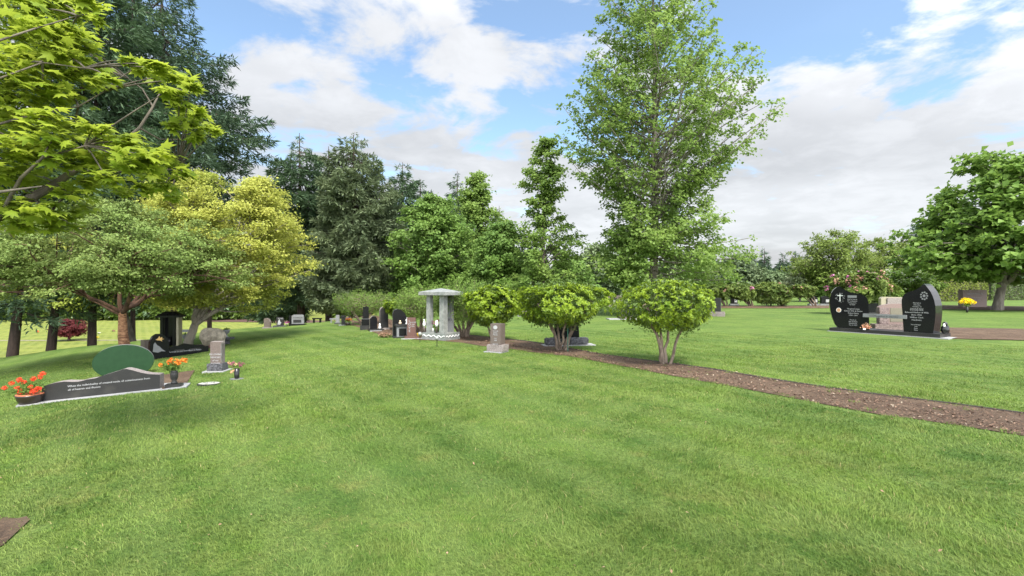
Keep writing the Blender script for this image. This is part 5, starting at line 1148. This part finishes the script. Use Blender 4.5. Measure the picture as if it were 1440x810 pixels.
# near maple, reaching in from the left
def near_maple():
    rs = np.random.RandomState(77); base = Vector((-7.6, 3.4, gz(-7.6, 3.4)))
    t = thing('near_maple', 'bright green large-leaved maple reaching in from the left over the picture', 'tree', base)
    W_ = lambda px, py, Y: np.array(at(px, py, Y)-base)
    S0 = np.array([0, 0, 1.5]); S1 = np.array([.1, .1, 2.6]); top = np.array([.3, .3, 6.0])
    paths = [(np.array([[0, 0, -.2], [0, 0, .8], S0, S1, [.2, .1, 4.2], top]), [.24, .2, .18, .15, .11, .05])]
    A1 = [S0, W_(-60, 330, 4.6), W_(0, 304, 4.7), W_(45, 278, 4.8), W_(78, 258, 4.9), W_(105, 240, 5.0), W_(160, 210, 5.2), W_(196, 180, 5.4), W_(215, 150, 5.5), W_(224, 132, 5.6)]
    rA = [.10, .05, .042, .042, .036, .03, .022, .016, .012, .007]; paths.append((np.array(A1), rA))
    br = [([W_(105, 240, 5.0), W_(150, 243, 5.1), W_(200, 240, 5.2), W_(250, 238, 5.3)], .016), ([W_(196, 180, 5.4), W_(225, 196, 5.5), W_(262, 196, 5.6)], .011), ([W_(215, 150, 5.5), W_(200, 125, 5.5), W_(180, 110, 5.5)], .011),
          ([W_(224, 132, 5.6), W_(235, 122, 5.6), W_(262, 128, 5.7)], .008), ([S1, W_(-90, 190, 4.2), W_(-20, 180, 4.5), W_(50, 160, 4.7), W_(110, 150, 4.9), W_(148, 128, 5.0)], .016),
          ([S1, W_(-90, 60, 4.0), W_(-10, 60, 4.3), W_(50, 40, 4.5), W_(110, 22, 4.7)], .016), ([W_(0, 304, 4.7), W_(30, 250, 4.5), W_(60, 222, 4.4), W_(120, 205, 4.6)], .02), ([S1, W_(-60, 120, 4.2), W_(0, 110, 4.4), W_(60, 88, 4.6), W_(120, 96, 4.8)], .014), ([W_(-60, 330, 4.6), W_(0, 270, 4.2), W_(60, 262, 4.1)], .02),
          ([W_(45, 278, 4.8), W_(70, 300, 4.7), W_(95, 312, 4.6)], .01)]
    for p, r0 in br: paths.append((np.array(p), np.linspace(r0, r0*.3, len(p))))
    CL = []   # px, py, Y, radius px
    for (px, py, r_) in [(10, 10, 34), (50, 12, 30), (88, 6, 24), (118, 4, 16), (135, 26, 8), (20, 50, 34), (60, 44, 28), (98, 46, 22), (12, 92, 32), (52, 86, 26), (90, 78, 22), (118, 66, 14), (126, 100, 16), (98, 108, 18), (60, 124, 24), (18, 132, 30), (-10, 170, 34), (30, 172, 26), (64, 164, 20), (104, 138, 12), (140, 118, 9), (150, 108, 7),
                      (0, 212, 34), (40, 208, 26), (76, 196, 20), (104, 186, 18), (132, 180, 16), (152, 196, 20), (182, 200, 18), (210, 222, 20), (236, 226, 14), (258, 244, 12), (184, 228, 20), (156, 222, 18), (126, 224, 18), (96, 228, 16), (214, 246, 12), (150, 252, 14), (118, 256, 10), (230, 262, 12), (200, 262, 12), (170, 268, 9), (240, 276, 8),
                      (10, 246, 26), (46, 246, 20), (76, 262, 18), (100, 270, 16), (20, 286, 22), (58, 292, 18), (90, 300, 16), (112, 290, 12), (28, 316, 14), (70, 316, 12), (100, 318, 8), (-20, 300, 26),
                      (178, 84, 9), (194, 94, 8), (210, 90, 8), (224, 96, 9), (240, 106, 11), (256, 112, 11), (268, 122, 9), (236, 128, 9), (252, 138, 10), (216, 108, 8), (246, 148, 7), (262, 160, 8), (276, 158, 8), (266, 172, 9), (286, 176, 8), (300, 186, 6), (238, 176, 6), (274, 190, 8)]:
        CL.append((px, py, 4.75+rs.rand()*.9-.3, r_))
    Cs = []; wts = []
    for px, py, Y, r_ in CL:
        c = W_(px, py, Y); rr = r_/FPX*Y; n = int(12+(r_/9.)**2*11)
        o = rs.randn(n, 3)*np.array([.55, .8, .36])*rr; o[:, 2] = np.clip(o[:, 2], -rr*.8, rr*.8); Cs.append(c+o)
        # a twig from the nearest limb
        allp = np.concatenate([np.array(p[0]) for p in paths[:12]]); nb_ = allp[np.argmin(np.sum((allp-c)**2, 1))]
        paths.append((bez(nb_, (nb_+c)/2+np.array([0, 0, .04]), c, 6), np.linspace(.011, .003, 6)))
        for q in range(2):
            e = c+o[rs.randint(n)]; paths.append((bez(c, (c+e)/2+np.array([0, 0, .02]), e, 4), np.linspace(.004, .0015, 4)))
    C = np.concatenate(Cs); n = len(C); N = np.array([.12, -.08, 1.0])+rs.randn(n, 3)*.30; D = np.array([.9, -.3, -.22])+rs.randn(n, 3)*.6
    tubes('trunk', paths, 'twig_bark', t, 7)
    leaf_obj('crown', C, N, .108*rs.uniform(.5, 1.3, n), .1, rs, 'near_maple', t, D, shape='maple')
near_maple()

# ================================================================ far woods (one mass each)
def wood(name, label, span, Yr, n, hr, mat, seed, base_z=None, trunks=True):
    rs = np.random.RandomState(seed); Cs = []; Ns = []; paths = []; Ds = []
    for i in range(n):
        px = rs.uniform(*span); Y = rs.uniform(*Yr); h = rs.uniform(*hr); b = on(px, Y); w = h*rs.uniform(.2, .34); m = 1500
        f = rs.rand(m)**.8; a = rs.rand(m)*6.283; r_ = w*(1-f)**.75*rs.uniform(.7, 1.05, m)*(1+.25*np.sin(f*26+a*2))
        Cs.append(np.c_[b.x+r_*np.cos(a), b.y+r_*np.sin(a), b.z+.6+f*(h-.6)]); Ns.append(np.c_[np.cos(a)*.5, np.sin(a)*.5, np.full(m, .8)]+rs.randn(m, 3)*.5); Ds.append(np.c_[np.cos(a), np.sin(a), np.full(m, -.25)]+rs.randn(m, 3)*.4)
        paths.append((np.array([[b.x, b.y, b.z-.3], [b.x, b.y, b.z+h*.5], [b.x, b.y, b.z+h*.95]]), [.3, .2, .03]))
    o = leaf_obj(name, np.concatenate(Cs), np.concatenate(Ns), 1.0, .42, rs, mat, None, D=np.concatenate(Ds)); structure(o, 'stuff')
    return o
wood('far_wood', '', (-500, 560), (84, 100), 60, (9, 15), 'fir_leaf', 3); wood('far_undergrowth', '', (-500, 560), (81, 86), 60, (2.5, 4.5), 'rhodo_dark', 4)
wood('far_wood', '', (560, 1000), (80, 110), 26, (5, 8), 'far_leaf', 5); wood('far_wood', '', (960, 1900), (100, 135), 46, (3.5, 6.5), 'far_leaf', 6)
wood('far_undergrowth', '', (760, 1900), (92, 100), 50, (1.8, 3), 'rhodo_dark', 7)

# ================================================================ GRASS BLADES
def inpoly(x, y, poly):
    poly = np.array(poly); x0, y0 = poly.min(0); x1, y1 = poly.max(0); r_ = np.zeros(len(x), bool)
    c = (x >= x0) & (x <= x1) & (y >= y0) & (y <= y1)
    if not c.any(): return r_
    X = x[c]; Y_ = y[c]; ins = np.zeros(len(X), bool); j = len(poly)-1
    for i in range(len(poly)):
        xi, yi = poly[i]; xj, yj = poly[j]
        k = ((yi > Y_) != (yj > Y_)) & (X < (xj-xi)*(Y_-yi)/(yj-yi+1e-12)+xi); ins ^= k; j = i
    r_[c] = ins; return r_
def vnoise(x, y, s, seed):
    g = np.random.RandomState(seed).rand(256, 256); u = x/s+500; v = y/s+500; i = np.floor(u).astype(int); j = np.floor(v).astype(int); fu = u-i; fv = v-j
    fu = fu*fu*(3-2*fu); fv = fv*fv*(3-2*fv); a = g[i % 256, j % 256]; b = g[(i+1) % 256, j % 256]; c = g[i % 256, (j+1) % 256]; d = g[(i+1) % 256, (j+1) % 256]
    return (a*(1-fu)+b*fu)*(1-fv)+(c*(1-fu)+d*fu)*fv
def grass():
    rs = np.random.RandomState(9); r0, r1, N = 1.7, 20.0, 760000
    # density falls with distance: pdf(r) ~ r^-0.5
    p = .35; u = rs.rand(N); r_ = (r0**p+u*(r1**p-r0**p))**(1/p); a = R(-56)+rs.rand(N)*R(112)
    x = r_*np.sin(a); y = r_*np.cos(a); m = np.ones(N, bool)
    Rr = np.interp(a, _kaz, _Rr); m &= r_ < Rr*1.02
    jx = (vnoise(x, y, .16, 21)-.5)*.46+rs.randn(N)*.03; jy = (vnoise(x, y, .16, 22)-.5)*.46+rs.randn(N)*.03
    weed = (vnoise(x, y, .22, 23) > .84) & (rs.rand(N) < .5)
    for i, poly in enumerate(NOGRASS):
        big = len(poly) > 60
        m &= ~(inpoly(x+jx, y+jy, poly) & ~weed) if big else ~inpoly(x, y, poly)
    x, y, r_ = x[m], y[m], r_[m]; n = len(x); z = terrain(x, y)
    clump = vnoise(x, y, .35, 1)*.6+vnoise(x, y, 1.3, 2)*.4
    h = (.012+.032*clump**1.3)*np.clip(1.5-r_/18, .35, 1)*rs.uniform(.6, 1.3, n)*(1+.012*r_); wd = .0024*(np.maximum(r_, 2.2)/2.2)**.85*rs.uniform(.7, 1.3, n)
    ph = rs.rand(n)*6.283; th = np.abs(rs.randn(n))*.6+.25; sw = vnoise(x, y, .9, 5)*6.283
    lean = np.c_[np.cos(ph)*.8+np.cos(sw)*.5, np.sin(ph)*.8+np.sin(sw)*.5]*np.tan(np.clip(th, 0, 1.15))[:, None]
    sd = np.c_[-np.sin(ph+rs.randn(n)*.6), np.cos(ph+rs.randn(n)*.6)]
    Pb = np.c_[x, y, z-.004]; side = np.c_[sd, np.zeros(n)]*(wd/2)[:, None]
    mid = Pb+np.c_[lean*.35, np.full(n, 1.)]*(h*.6)[:, None]; tip = Pb+np.c_[lean, np.full(n, 1.)]*h[:, None]
    V = np.stack([Pb-side, Pb+side, mid+side*.8, mid-side*.8, tip], 1).reshape(-1, 3); b = np.arange(n)[:, None]*5
    F = np.concatenate([b+np.array([0, 1, 2]), b+np.array([0, 2, 3]), b+np.array([3, 2, 4])])
    structure(npmesh('grass_blades', V, F, 'blades'), 'stuff')
    # blossom petals and fallen leaves lying on the lawn
    k = 60; a = R(-45)+rs.rand(k)*R(85); r_ = 2.6+rs.rand(k)**1.2*9; x = r_*np.sin(a); y = r_*np.cos(a); C = np.c_[x, y, terrain(x, y)+.035]
    structure(leaf_obj('fallen_leaves', C, np.array([0, 0, 1.])+rs.randn(k, 3)*.4, rs.uniform(.015, .035, k), .015, rs, 'dry_flower', None), 'stuff')
grass()
print('TRIS', sum(len(o.data.polygons) for o in bpy.data.objects if o.type == 'MESH'))
